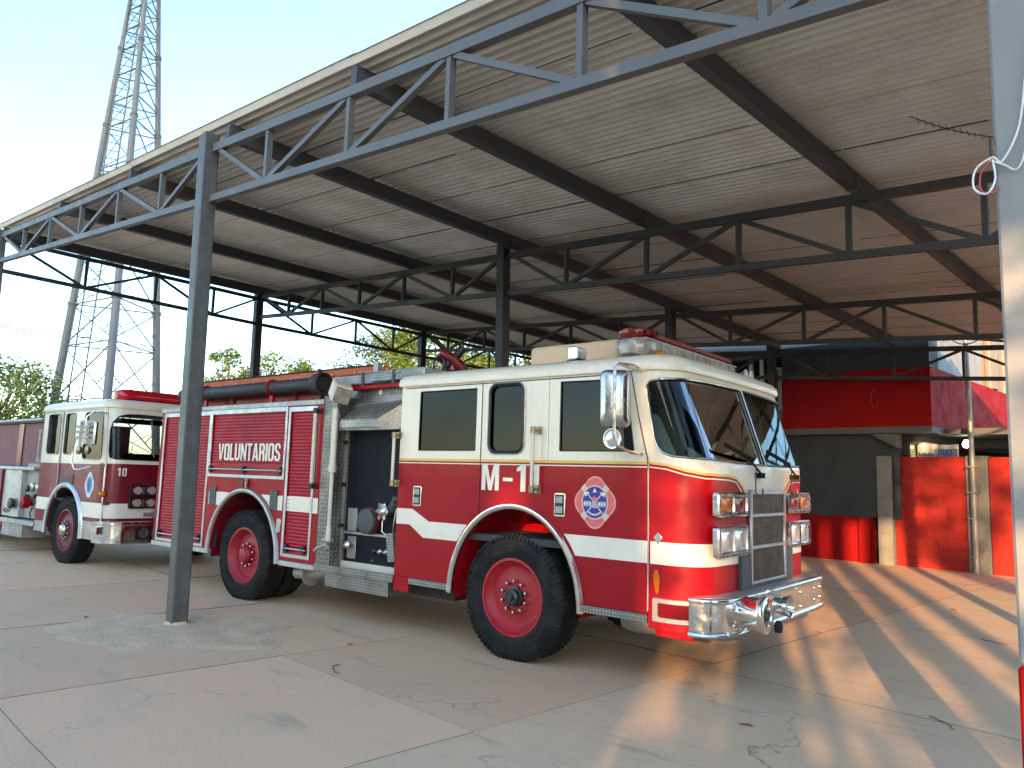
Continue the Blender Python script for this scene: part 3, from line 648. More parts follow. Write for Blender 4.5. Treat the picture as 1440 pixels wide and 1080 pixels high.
for k in range(9): mb.box(-5.46+k*.034+5.1, -5.46+k*.034+.022+5.1, -.037, -.035, 2.27-1.9, 2.27-1.9+(.06 if k % 3 else .085))
mb.build('small_print', BLUEINK, ban)
side_ban = thing('small_banner', (-5.60, 17.25, 1.95), 'narrow crumpled plastic sheet with green print left of the white banner', 'banner')
vv = []; ff = []
for i in range(11):
    for j in range(7):
        u, w = i/10, j/6; vv.append((-.14+.24*u, .03*math.sin(u*14+w*4)*(.4+w), .66*w + .03*math.cos(u*9)))
ff = [(i*7+j, (i+1)*7+j, (i+1)*7+j+1, i*7+j+1) for i in range(10) for j in range(6)]
n = len(vv); vv += [(x, y+.004, z) for x, y, z in vv]; ff += [tuple(k+n for k in reversed(q)) for q in ff]
mkobj('sheet', vv, ff, BANNER, side_ban, smooth=True)
mb = MB()
for k in range(3): mb.box(-.01, .09, -.036, -.033, .34+.05*k, .37+.05*k)
mb.build('green_print', GREENINK, side_ban)

# low wall of red painted blocks with grey pilasters
def block_wall(x0, x1, y, courses, label, seed):
    rnd = random.Random(seed)
    t = thing('block_wall', ((x0+x1)/2, y+.08, 0), label, 'wall', 'red block walls')
    cx = (x0+x1)/2
    mb = MB().box(x0-cx+.005, x1-cx-.005, -.072, .10, -.02, courses*.205-.012); mb.build('mortar_core', BLOCKRED, t)
    for c in range(courses):
        x = x0 - (0.2 if c % 2 else 0)
        while x < x1-.02:
            a, b = max(x, x0)+.003, min(x+.4, x1)-.003
            if b-a > .03:
                dy = rnd.uniform(-.002, .002)
                MB().box(a-cx, b-cx, -.08+dy, -.0725, c*.205+.001, c*.205+.2).build('block', BLOCKRED, t, bevel=.0015)
            x += .4
    return t
block_wall(-5.86, -4.52, 17.0, 11, 'red painted block wall left of the galvanised pipe', 1)
block_wall(-4.12, -1.9, 17.0, 11, 'red painted block wall between pipe and grey column', 2)
t = tag(MB().box(-6.16, -5.87, 16.84, 17.12, -.02, 2.26).build('concrete_pilaster', CONCRETE, bevel=.008), 'grey concrete pilaster at left end of the red block wall', 'pilaster')
t = tag(MB().box(-4.51, -4.13, 16.95, 17.12, -.02, 2.27).build('concrete_pilaster', CONCRETE, bevel=.008), 'grey concrete pilaster behind the galvanised pipe', 'pilaster')
pp = thing('pipe_mast', (-4.36, 16.86, 0), 'galvanised pipe mast with wire ring strapped to grey pilaster', 'mast')
mb = MB(); mb.tube([(0,0,-.02),(0,0,2.3),(-.03,0,4.62)], [.052,.05,.045], 12); mb.build('pipe', PIPE, pp, smooth=True)
mb = MB(); mb.tube([(0,0,1.28),(0,0,1.40)], .06, 12); mb.tube([(0,0,.0),(0,0,.06)], .07, 12); mb.build('coupling', PIPE, pp)
for z in (.32, 1.05, 1.55, 2.05):
    MB().box(-.10, .10, -.066, -.052, z-.012, z+.012).box(-.10, -.075, -.052, .09, z-.012, z+.012).box(.075, .10, -.052, .09, z-.012, z+.012).build('pipe_strap', PIPE, pp)
mb = MB(); mb.tube([(.0+.30*math.cos(a), -.05, 4.72+.24*math.sin(a)) for a in [2*PI*i/28 for i in range(29)]], .012, 5, caps=False); mb.build('wire_ring', WIREB, pp)
mb = MB(); mb.tube([(-.02, 0, 4.6), (.4, -.1, 4.52), (1.1, -.2, 4.35)], [.03,.035,.02], 6); mb.build('side_arm', DARK, pp)

# ================================================================ CARPORT
def zroof(x, y): return 5.33 - 0.0655*(x+8.1) - 0.038*(y-3.16)
def yfront(x): return 3.16 + 0.0612*(x+8.06)
cp = thing('carport', (-8.06, 9.0, 0), 'large open carport with grey steel posts, trusses and corrugated roof', 'carport')
OFF = Vector((8.06, -9.0, 0))
def cpart(mb, name, m, parent=None, **k):
    mb.v = [tuple(Vector(v) + OFF) for v in mb.v]
    return mb.build(name, m, parent or cp, **k)
ROWY = [None, 7.69, 12.14, 16.2]
LEFTX = [-16.25, -16.2, -15.85, -15.6]
def tco(x): return 0.19 + 0.008*(x+16)
def bco(x): return (0.83 + (0.02*(-8-x)*-1 if x < -8 else 0.011*(x+8)))
VXS = [-14.9, -13.51, -12.14, -10.72, -9.38, -8.06, -6.9, -5.54, -4.26, -3.02, -1.8]
PAT = {-5: 'u', -4: 'n', -3: 'u', -2: 'n', -1: 'u', 0: 'd', 1: 'u', 2: 'u', 3: 'd', 4: 'd', 5: 'u', 6: 'd'}
def post(x, y, w=0.165, lean=(-.10, -.03), base=-.02):
    zt = zroof(x, y) - .07
    mb = MB(); mb.bar((x, y, base), (x+lean[0], y+lean[1], zt), w, w, (0, 1, 0))
    p = cpart(mb, 'post', POSTM if y < 3.5 else SHADEDSTEEL, bevel=.012)
    return p
for i in range(4):
    yf = (lambda x: yfront(x)) if i == 0 else (lambda x, yy=ROWY[i]: yy)
    xl = LEFTX[i]; xr = -0.62
    post(-8.06, yf(-8.06), .17 if i == 0 else .16); post(xl, yf(xl), .17)
    if i: post(-0.55, yf(-0.55), .17)
    tp = lambda x: Vector((x, yf(x), zroof(x, yf(x)) - tco(x)))
    bp_ = lambda x: Vector((x, yf(x), zroof(x, yf(x)) - bco(x)))
    hw = .10
    mb = MB()
    for a, b in ((xl+.05, -8.06-.16), (-8.06+.02, xr)): mb.bar(tp(a), tp(b), .075, .09)
    TM = CANOPY if i == 0 else SHADEDSTEEL
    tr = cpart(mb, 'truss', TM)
    mb = MB()
    for a, b in ((xl+.05, -8.06-.17), (-8.06+.02, xr)): mb.bar(bp_(a), bp_(b), .07, .075)
    cpart(mb, 'bottom_chord', TM, tr)
    for x in VXS:
        if abs(x+8.06) < .05: continue
        cpart(MB().bar(tp(x)-Vector((0,0,.045)), bp_(x)+Vector((0,0,.037)), .05, .058, (0, 1, 0)), 'vertical_strut', TM, tr)
    nodes = [xl+.1] + VXS + [-.62]
    for k in range(len(nodes)-1):
        a, b = nodes[k], nodes[k+1]; j = k - 6
        if a == -8.06: a += .1
        if b == -8.06: b -= .18
        pt = {-6: 'd'}.get(j, PAT.get(j, 'u'))
        if pt == 'n': pt = 'd'
        da, db = (a+.05, b-.05)
        if pt == 'u': q = (bp_(da)+Vector((0,0,.03)), tp(db)-Vector((0,0,.04)))
        else: q = (tp(da)-Vector((0,0,.04)), bp_(db)+Vector((0,0,.03)))
        cpart(MB().bar(q[0], q[1], .05, .052, (0, 1, 0)), 'diagonal_brace', TM, tr)
# left edge truss along the side
for s_ in range(3):
    a, b = Vector((LEFTX[s_], yfront(LEFTX[s_]) if s_ == 0 else ROWY[s_], 0)), Vector((LEFTX[s_+1], ROWY[s_+1], 0))
    tpt = lambda t: (lambda p: Vector((p.x, p.y, zroof(p.x, p.y)-.26)))(a.lerp(b, t))
    bpt = lambda t: (lambda p: Vector((p.x, p.y, zroof(p.x, p.y)-.84)))(a.lerp(b, t))
    tr = cpart(MB().bar(tpt(.01), tpt(.99), .06, .07), 'side_truss', SHADEDSTEEL)
    cpart(MB().bar(bpt(.01), bpt(.99), .06, .07), 'bottom_chord', SHADEDSTEEL, tr)
    for t in (.28, .54, .78): cpart(MB().bar(tpt(t), bpt(t), .05, .05, (1,0,0)), 'vertical_strut', SHADEDSTEEL, tr)
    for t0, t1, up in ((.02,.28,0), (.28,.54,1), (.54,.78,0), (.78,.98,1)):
        cpart(MB().bar(bpt(t0) if up else tpt(t0), tpt(t1) if up else bpt(t1), .045, .045, (1,0,0)), 'diagonal_brace', SHADEDSTEEL, tr)
# purlin beams
for bx0, bx1 in ((-16.42, -15.55), (-13.32, -12.9), (-10.55, -10.45), (-7.86, -8.0), (-5.57, -5.55), (-2.98, -3.0)):
    ya = yfront(bx0) + .03; yb = 16.22
    za, zb = zroof(bx0, ya)-.09, zroof(bx1, yb)-.09
    p, q = Vector((bx0, ya, za)), Vector((bx1, yb, zb))
    b = cpart(MB().bar(p, q, .10, .175), 'purlin', BEAM)
    for t in (.33, .66):
        c = p.lerp(q, t); cpart(MB().box(c.x-.058, c.x+.058, c.y-.012, c.y+.012, c.z-.094, c.z+.08), 'splice_joint', BEAM, b)
# corrugated sheets: overlapping strips 0.95 wide, in three lengths
XJ = [-16.75, -10.55, -5.55, -0.42]
pitch = 0.095
for i in range(len(XJ)-1):
    xa, xb = XJ[i]-.06, XJ[i+1]+.06
    for j in range(14):
        vs = []; fs = []; ny = 60
        for k in range(ny+1):
            u = k/ny
            for x in (xa, xb):
                y0 = yfront(x) - .02 + j*0.948*((16.30 - yfront(x) + .02)/(14*0.948)); yw = 0.948*((16.30 - yfront(x) + .02)/(14*0.948)) + .05
                y = y0 + yw*u
                z = zroof(x, y) + .029 + .028*(1, 1, .0, -1, -1, .0)[k % 6] + (.012*(1-u)) * (1.0) + (.008 if i % 2 else 0) + .004*math.sin(j*2.1+i)
                vs.append((x, y, z))
        for k in range(ny): fs.append((2*k, 2*k+1, 2*k+3, 2*k+2))
        n = len(vs); vs += [(x, y, z+.0015) for x, y, z in vs]; fs += [tuple(q+n for q in reversed(f_)) for f_ in fs[:]]
        mb = MB(); mb.v = vs; mb.f = fs
        sh_ = cpart(mb, 'roof_sheet', GALV, smooth=True, ang=25)
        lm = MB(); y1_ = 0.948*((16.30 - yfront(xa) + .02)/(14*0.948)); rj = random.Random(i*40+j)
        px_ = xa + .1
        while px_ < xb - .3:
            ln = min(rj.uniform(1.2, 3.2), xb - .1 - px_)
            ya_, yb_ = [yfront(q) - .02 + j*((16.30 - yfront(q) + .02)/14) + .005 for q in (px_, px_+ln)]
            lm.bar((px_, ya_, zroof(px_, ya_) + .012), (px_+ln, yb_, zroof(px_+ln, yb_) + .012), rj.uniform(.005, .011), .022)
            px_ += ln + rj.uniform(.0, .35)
        if j > 0: cpart(lm, 'lap_shadow_strip', BLACK, sh_)  # black strips stand in for the shadow line under each sheet lap
# dangling chain of hooks near the right end of the roof
hk = MB(); A_, B_ = Vector((-2.05, 6.55, 4.70)), Vector((-1.62, 7.35, 4.66))
hk.tube([A_.lerp(B_, t/12) + Vector((0,0,-.03*math.sin(PI*t/12))) for t in range(13)], .0045, 5)
for t in range(1, 12): 
    c = A_.lerp(B_, t/12); hk.tube([c, c+Vector((.01,.012,-.05)), c+Vector((.025,.02,-.03))], .003, 4)
tag(hk.build('hook_cable', WIREB), 'dark cable with small hooks hanging under the roof near the column', 'cable')

# ================================================================ RIGHT COLUMN
colm = thing('square_column', (-0.66, 3.74, 0), 'broad pale blue-grey column with red painted foot at the right edge', 'column')
MB().box(-.14, .14, -.14, .14, .92, 5.2).build('shaft', COLUMN, colm, bevel=.012)
MB().box(-.144, .144, -.144, .144, -.02, .919).build('red_base', WALLRED, colm, bevel=.012)
wr = thing('loose_wires', (-.80, 3.55, 3.0), 'loop of loose white and red wires on the column face', 'wires')
def wire(pts, m, r, name):
    P = [Vector(p) for p in pts]; out = []
    for i in range(len(P)-1):
        p0, p1, p2, p3 = P[max(i-1,0)], P[i], P[i+1], P[min(i+2,len(P)-1)]
        for k in range(6):
            t = k/6; out.append(0.5*((2*p1) + (p2-p0)*t + (2*p0-5*p1+4*p2-p3)*t*t + (3*p1-p0-3*p2+p3)*t*t*t))
    out.append(P[-1]); mb = MB(); mb.tube([p - Vector((-.80, 3.55, 3.0)) for p in out], r, 5); return mb.build(name, m, wr, smooth=True)
wire([(-.60,3.592,3.62),(-.66,3.59,3.40),(-.70,3.585,3.12),(-.765,3.58,2.98),(-.80,3.57,3.0),(-.86,3.56,2.96),(-.87,3.56,2.88),(-.82,3.55,2.84),(-.79,3.56,2.9),(-.80,3.57,2.99)], WIREW, .0045, 'white_wire')
wire([(-.60,3.592,3.45),(-.66,3.59,3.14),(-.69,3.585,2.98),(-.72,3.585,2.93),(-.76,3.58,2.96),(-.81,3.57,2.99)], WIREW, .004, 'white_wire')
wire([(-.80,3.57,2.99),(-.84,3.56,2.94),(-.845,3.56,2.87),(-.81,3.555,2.84),(-.78,3.58,2.86)], WIRER, .004, 'red_wire')
wire([(-.81,3.60,3.10),(-.805,3.58,3.0),(-.79,3.58,2.92)], WIREB, .005, 'black_wire')

# ================================================================ BEHIND THE CAMERA: unseen things, house and gate added to shape the evening shade
an = math.atan2(0.4703, 0.8825)
nb = thing('shade_house', tuple(SH*22), 'added unseen shade blocker, shaped like a plastered house with a roof terrace', 'house', rotz=an)
MB().box(-4.3, -2.21, -9, 0, 0, 8.0).box(-1.99, -.76, -9, 0, 0, 8.0).box(-2.209, -1.991, -9, 0, 0, 6.6).build('wall', PLASTER, nb)  # added blocks, gap and heights shaped to let chosen sun through
MB().box(-14, -4.31, -9, 0, 0, 12.4).box(-16.2, -14.01, -9, 0, 0, 12.4).box(-19.29, -16.21, -9, 0, 0, 7.0).box(-36, -19.3, -9, 0, 0, 29).build('tall_shade_block', PLASTER, nb)
MB().box(-4.305, -.765, -9, -.5, 8.75, 11.6).build('upper_shade_block', PLASTER, nb)
for a in (-4.2, -2.5, -.78): MB().box(a-.1, a+.1, -.9, -.6, 8.0, 8.75).build('upper_shade_pillar', PLASTER, nb)
gt = thing('shade_screen', tuple(SH*6), 'added unseen shade screen of wall, pillars and beam opposite the carport', 'gate', rotz=an)  # added screen, pillar widths and beam heights shape the sun strips
MB().box(-.755, 9, -.25, 0, -.02, 2.15).build('low_shade_wall', PLASTER, gt)
for a, b in ((-.2,.3), (.43,.55), (1.53,1.92), (2.2,2.5)): MB().box(a, b, -.25, 0, 2.15, 4.65).build('shade_pillar', PLASTER, gt)
MB().box(-.755, 1.45, -.6, 0, 4.65, 9.0).box(1.451, 2.9, -.6, 0, 5.6, 9.0).build('shade_beam', PLASTER, gt)
for a, b in ((1.53,1.92), (2.2,2.5)): MB().box(a, b, -.25, 0, 4.651, 5.599).build('shade_pillar', PLASTER, gt)
cl = [(Vector((random.uniform(-.7, 3.2), -.12, 2.2 + random.uniform(-.05, .22))), random.uniform(.12, .26)) for _ in range(40)]  # added leaf clumps, spread to thin the sun in these gaps
cl += [(Vector((random.uniform(-.85, -.12), -.1, random.uniform(3.15, 4.75))), random.uniform(.14, .26)) for _ in range(58)]
cl += [(Vector((random.uniform(.92, 1.48), -.1, random.uniform(2.3, 4.7))), random.uniform(.10, .2)) for _ in range(46)]
cl += [(Vector((random.uniform(-.75, 3.2), -.12, random.uniform(2.25, 2.95))), random.uniform(.08, .16)) for _ in range(60)]
v, f = leaf_cloud(cl, 45, .07, 91); me = bpy.data.meshes.new('shade_leaves'); me.from_pydata(v, [], f); me.materials.append(LEAF_B); o = bpy.data.objects.new('shade_leaves', me); COL.objects.link(o); o.parent = gt
make_tree('street_tree', (SH*6).x + .8825*4.75, (SH*6).y + .4703*4.75, 7.3, 1.1, 4.3, LEAF_B, 'leaning tree beside the added shade screen opposite the carport', 52, 60, .13, 71, 'street trees', lean=-1.15)
make_tree('street_tree', 1.2, 42, 7.5, 2.6, 1.5, LEAF_C, 'dark tree at the far right side of the station', 50, 120, .25, 72, 'street trees')
make_tree('street_tree', 5.5, 38, 8.5, 2.8, 1.5, LEAF_C, 'second dark tree at the far right side of the station', 50, 120, .25, 73, 'street trees')
wg = thing('side_wing', (5.2, 8, 0), 'red and grey side wing of the station opposite the engine front', 'building')
MB().box(0, 3, -4, 3, -.02, 1.0).build('red_dado', WALLRED, wg)
MB().box(.004, 3, -4, 3, 1.001, 3.6).build('grey_wall', WALLGREY, wg)
MB().box(-.3, 3, -4, 3, 3.601, 5.6).build('red_band', BLOCKRED, wg)
MB().box(.004, 3, -4, 3, 5.601, 7.4).build('grey_wall', WALLGREY, wg)
for k, (a, dq, h, r) in enumerate(((-16, -4, 8.0, 2.6), (-10, -5, 7.0, 2.2), (-22, -5, 9, 3.0), (5.5, -2, 5.0, 1.6))):
    p = SH*(22+dq) + Vector((0.8825, 0.4703, 0))*a
    make_tree('street_tree', p.x, p.y, h, r, h*.3, LEAF_B, ['street tree before the tall plaster block', 'smaller street tree before the tall plaster block', 'largest street tree at the far end of the plaster block', 'low street tree beside the terrace'][k], 34, 110, .24, 60+k, 'street trees')
# ================================================================ FIRE TRUCKS
def smooth01(x): x = max(0.0, min(1.0, x)); return x*x*(3-2*x)
class Shell:
    """side -> rounded corner -> front -> rounded corner -> far side, as one strip in (t, z)"""
    def __init__(s, fc, r, W, k, z0, z1, ta, tb, bow):
        s.fc, s.r, s.W, s.k, s.z0, s.z1, s.ta, s.tb, s.bow = fc, r, W, k, z0, z1, ta, tb, bow
        s.la = r*PI/2; s.lf = W - 2*r; s.tc = fc + s.la + s.lf/2; s.tot = 2*s.tc
    def plan(s, t):
        m = t > s.tc
        if m: t = s.tot - t
        if t <= s.fc: f, y, nf, ny = t, 0.0, 0.0, -1.0
        elif t <= s.fc + s.la:
            a = (t - s.fc)/s.r; f = s.fc + s.r*math.sin(a); y = s.r - s.r*math.cos(a); nf, ny = math.sin(a), -math.cos(a)
        else:
            d = t - s.fc - s.la; y = s.r + d; u = d/(s.lf/2); f = s.fc + s.r + s.bow*(1-(1-u)**2); nf, ny = 1.0, -0.02*(1-u); 
        if m: y = s.W - y; ny = -ny
        return f, y, nf, ny, t
    def __call__(s, t, z, w):
        f, y, nf, ny, tt = s.plan(t)
        sh = s.k*max(0.0, min(1.15, (z-s.z0)/(s.z1-s.z0)))*smooth01((tt-s.ta)/(s.tb-s.ta))
        return Vector((f + nf*w - sh, y + ny*w, z))
    def cuts(s, a, b):
        out = []
        def seg(x0, x1, n):
            for i in range(n+1):
                x = x0 + (x1-x0)*i/n
                for q in (x, s.tot-x):
                    if a < q < b: out.append(q)
        seg(s.ta, s.fc, 5); seg(s.fc, s.fc+s.la, 9); seg(s.fc+s.la, s.tc, 6)
        return sorted(set(round(x, 4) for x in out))
def shell_plate(sh, name, loops, m, parent, th=0.03, bevel=0.0, out=0.0, zc=True):
    ts = [p[0] for p in loops[0]]
    return plate(name, loops, th, sh, m, parent, bevel, sh.cuts(min(ts), max(ts)), (sh.z0,) if zc else (), smooth=True, out=out)

def make_tyre(name, R, w, parent, c, red, near=True, dual=False, hubm=None, deep=0.05, lugs=10, nutr=0.135, tread='rib', hub='oil'):
    """one wheel at the near (outward -y) or far side: empty-less, the tyre is the part, rim and nuts are its children"""
    sg = 1 if near else -1
    mb = MB(); h = w/2
    prof = [(R*0.60, -h*0.80), (R*0.64, -h*0.95), (R*0.72, -h*1.03), (R*0.82, -h*1.05), (R*0.90, -h*0.98), (R*0.955, -h*0.88)]
    n = 72; ribs = [-.80, -.56, -.52, -.22, -.18, .18, .22, .52, .56, .80]
    groove = {(-.56, -.52), (-.22, -.18), (.18, .22), (.52, .56)}
    tp = []
    for q in ribs: tp.append((R*(0.995 if abs(q) > .7 else 1.0), q*h))
    full = prof + [(R*.985, -h*.84)]
    for i, q in enumerate(ribs):
        full.append((R if abs(q) < .7 else R*.992, q*h))
        if i+1 < len(ribs) and (ribs[i], ribs[i+1]) in groove:
            full.append((R-.014, q*h+.002)); full.append((R-.014, ribs[i+1]*h-.002))
    full += [(R*.985, h*.84)] + [(r, -y) for r, y in prof[::-1]]
    mb.lathe(full, (0, 0, 0), 'y', n, close=True)
    # shoulder blocks
    for k in range(n):
        a = 2*PI*(k+.25)/n
        if tread == 'lug' or k % 2 == 0:
            for sy in (-1, 1):
                p0 = Vector((math.cos(a)*R*.915, sy*h*.985, math.sin(a)*R*.915)); p1 = Vector((math.cos(a)*R*1.0, sy*h*.80, math.sin(a)*R*1.0)); p2 = Vector((math.cos(a+.03)*R*1.003, sy*h*.62, math.sin(a+.03)*R*1.003))
                mb.bar(p0, p1, .022 if tread != 'lug' else .026, .020, (0, 1, 0)); mb.bar(p1, p2, .022 if tread != 'lug' else .026, .012, (math.cos(a), 0, math.sin(a)))
    for r_, hh in ((.80, 1.052), (.86, 1.03), (.70, 1.015)):
        mb.tube([(R*r_*math.cos(2*PI*i/48), -h*hh, R*r_*math.sin(2*PI*i/48)) for i in range(49)], .0035, 4, caps=False)
    for c0_ in (0.9, 2.6, 4.6):          # raised blocks of worn sidewall lettering, not legible
        for q in range(8):
            a = c0_ + q*.075; d_ = Vector((math.cos(a), 0, math.sin(a))); t_ = Vector((-math.sin(a), 0, math.cos(a)))
            p_ = d_*R*.755 + Vector((0, -h*1.045, 0)); mb.bar(p_ - d_*.014, p_ + d_*.014, .012 if q % 3 else .018, .005, (0, 1, 0))
    ty = mb.build(name, RUBBER, parent, smooth=True, ang=28); ty.location = c
    rr = R*.60
    mb = MB()
    mb.lathe([(rr+.012, -h*.86), (rr+.012, -h*.92), (rr-.012, -h*.93), (rr-.02, -h*.78), (rr-.05, -h*.60), (rr-.07, -h*.80+deep), (rr-.10, -h*.80+deep+.004), (nutr+.035, -h*.86+deep), (nutr-.05, -h*.86+deep), (.085, -h*.86+deep-.012), (.08, -h*.88+deep)], (0, 0, 0), 'y', 40, close=True)
    mb.v = [(x, y*sg, z) for x, y, z in mb.v]
    rim = mb.build('rim', red, ty, smooth=True, ang=35)
    yb = (-h*.86+deep)
    for k in range(lugs):
        a = 2*PI*(k+.5)/lugs; m2 = MB()
        m2.lathe([(.017, .0), (.017, -.03), (.013, -.042), (.001, -.046)], (math.cos(a)*nutr, yb, math.sin(a)*nutr), 'y', 8)
        m2.v = [(x, y*sg, z) for x, y, z in m2.v]; m2.build('wheel_nut', STEEL, rim, smooth=True)
    m3 = MB()
    if hub == 'oil': m3.lathe([(.088, .0), (.088, -.03), (.072, -.034), (.072, -.075), (.055, -.085), (.05, -.08), (.03, -.08), (.028, -.10), (.001, -.102)], (0, yb, 0), 'y', 8 if False else 20)
    elif hub == 'axle': m3.lathe([(.10, .0), (.10, -.06), (.085, -.075), (.08, -.09), (.03, -.10), (.001, -.10)], (0, yb, 0), 'y', 20)
    else: m3.lathe([(.10, .0), (.10, -.07), (.075, -.10), (.06, -.16), (.04, -.17), (.001, -.17)], (0, yb, 0), 'y', 20)
    m3.v = [(x, y*sg, z) for x, y, z in m3.v]
    m3.build('hub', hubm or HUB, rim, smooth=True)
    if dual:
        m4 = MB(); m4.lathe([(r, y) for r, y in full], (0, (w+.06)*sg, 0), 'y', 48, close=True); m4.build('inner_tyre', RUBBER, ty, smooth=True, ang=28)
    return ty

def arch_trim(name, cx, cz, a, b, z_end, wd, dep, m, parent, s0=0.0):
    pts = [(cx + a, z_end)] + arch(cx, cz, a, b, 28) + [(cx - a, z_end)] if z_end < cz-.005 else arch(cx, cz, a, b, 28)
    vs = []; fs = []
    prof = [(0, .0), (.0, -dep), (.35*wd, -dep-.012), (.8*wd, -dep-.008), (wd, -.002)]     # (outward from the arch, y)
    for i, (x, z) in enumerate(pts):
        p, q = pts[max(i-1, 0)], pts[min(i+1, len(pts)-1)]; d = Vector((q[0]-p[0], q[1]-p[1])).normalized(); nrm = Vector((d.y, -d.x))
        if nrm.dot(Vector((x-cx, z-cz+.2))) < 0: nrm = -nrm
        for o_, y in prof: vs.append((x + nrm.x*o_, s0 + y, z + nrm.y*o_))
    k = len(prof)
    for i in range(len(pts)-1):
        for j in range(k-1): fs.append((i*k+j, i*k+j+1, (i+1)*k+j+1, (i+1)*k+j))
    return mkobj(name, vs, fs, m, parent, smooth=True, ang=60)

def wheel_well(cx, cz, a, b, depth, m, parent, s0=.03):
    vs = []; fs = []; P = [(cx+a, .45)] + arch(cx, cz, a, b, 20) + [(cx-a, .45)]
    for x, z in P: vs += [(x, s0, z), (x, s0+depth, z)]
    for i in range(len(P)-1): fs.append((2*i, 2*i+1, 2*i+3, 2*i+2))
    n = len(vs); vs += [(x, s0+depth, z) for x, z in P]; fs.append(tuple(range(n, n+len(P))))
    return mkobj('wheel_well', vs, fs, m, parent, smooth=True)

def handrail(parent, f, z0, z1, s=-.07, m=None, r=.017, brk=None):
    mb = MB(); mb.tube([(f, s, z0), (f, s, z1)], r, 10); h = mb.build('handrail', m or CREAMTUBE, parent, smooth=True)
    for z in (z0, z1):
        b_ = MB(); b_.tube([(f, s, z-.03), (f, s, z+.03)], r+.008, 10); b_.bar((f, s, z), (f, -.004, z), .02, .025); b_.box(f-.018, f+.05, -.012, -.001, z-.035, z+.035); b_.build('rail_bracket', brk or BRASS, h, bevel=.002)
    return h

def roll_door(parent, f0, f1, z0, z1, m, s=.012, pitch=.04, name='roller_shutter'):
    vs = []; fs = []; n = int((z1-z0)/pitch); 
    prof = [(0, .003), (.10, .0), (.5, -.0015), (.90, .0), (1.0, .003)]
    for i in range(n):
        for u, y in prof[:-1]: vs += [(f0, s+y, z0+(i+u)*pitch), (f1, s+y, z0+(i+u)*pitch)]
    vs += [(f0, s, z1), (f1, s, z1)]
    for i in range(len(vs)//2-1): fs.append((2*i, 2*i+1, 2*i+3, 2*i+2))
    return mkobj(name, vs, fs, m, parent, smooth=True, ang=50)

def lamp_unit(parent, y0, y1, z0, z1, f0, lens, name='headlight', depth=.05):
    """chrome twin bezel on the front face, with two lenses as children"""
    bz = plate(name, [rrect(y0, y1, z0, z1, .03), rrect(y0+.16*(y1-y0)*0+.055, (y0+y1)/2-.012, z0+.035, z1-.035, .012), rrect((y0+y1)/2+.012, y1-.055, z0+.035, z1-.035, .012)], depth, lambda u, v, w: Vector((f0+depth+w, u, v)), CHROME, parent, bevel=.012, smooth=True)
    for (a, b), m in zip(((y0+.055, (y0+y1)/2-.012), ((y0+y1)/2+.012, y1-.055)), lens):
        c = ((a+b)/2, (z0+z1)/2); vs = []; fs = []; n = 8
        for i in range(n+1):
            for j in range(n+1):
                u, v = -1+2*i/n, -1+2*j/n
                vs.append((f0+depth*.55+.022*(1-u*u)*(1-v*v)**.5, c[0]+u*(b-a)/2, c[1]+v*(z1-z0-.07)/2))
        for i in range(n):
            for j in range(n): fs.append((i*(n+1)+j, (i+1)*(n+1)+j, (i+1)*(n+1)+j+1, i*(n+1)+j+1))
        mkobj('lens', vs, fs, m, bz, smooth=True)
    return bz

def cab_roof(sh, rear, zb, parent, m, hgt=.155, lip=.022):
    prof = [(.0, .0), (lip, .003), (lip+.004, .03), (lip-.002, .075), (-.03, .115), (-.085, .14), (-.20, hgt), (-.45, hgt+.012)]
    ts = [rear, rear+.06] + [rear + (sh.ta-rear)*i/4 for i in range(1, 4)] + [sh.ta+(sh.fc-sh.ta)*i/4 for i in range(5)] + [sh.fc+sh.la*i/9 for i in range(1, 10)] + [sh.fc+sh.la+sh.lf/2*i/6 for i in range(1, 7)]
    ts = ts + [sh.tot - t for t in ts[::-1][1:]]
    vs = []; fs = []; n = len(ts)
    for off, dz in prof:
        for i, t in enumerate(ts):
            f, y, nf, ny, tt = sh.plan(t)
            s_ = sh.k*smooth01((tt-sh.ta)/(sh.tb-sh.ta))*1.0
            p = Vector((f + nf*off - s_, y + ny*off, zb+dz))
            if tt <= rear+.061: p.x += -off*(1 if tt <= rear+.001 else .0)
            vs.append(tuple(p))
    for k in range(len(prof)-1):
        for i in range(n-1): fs.append((k*n+i, k*n+i+1, (k+1)*n+i+1, (k+1)*n+i))
        fs.append((k*n+n-1, k*n, (k+1)*n, (k+1)*n+n-1))
    fs.append(tuple((len(prof)-1)*n+i for i in range(n)))
    fs.append(tuple(i for i in range(n))[::-1])
    return mkobj('cab_roof', vs, fs, m, parent, smooth=True, ang=50)

def chassis(parent, f0, f1, W, z=.45):
    mb = MB(); mb.box(f0, f1, .75, .87, z, z+.28).box(f0, f1, W-.87, W-.75, z, z+.28)
    for f in (f0+.4, (f0+f1)/2, f1-.5): mb.box(f-.06, f+.06, .87, W-.87, z+.05, z+.2)
    mb.box((f0+f1)/2-.6, (f0+f1)/2+.5, .95, W-.95, z-.05, z+.5)
    mb.tube([(f0+1, W/2, z+.08), (f1-1, W/2, z+.1)], .06, 10)
    return mb.build('chassis_frame', DARK, parent)

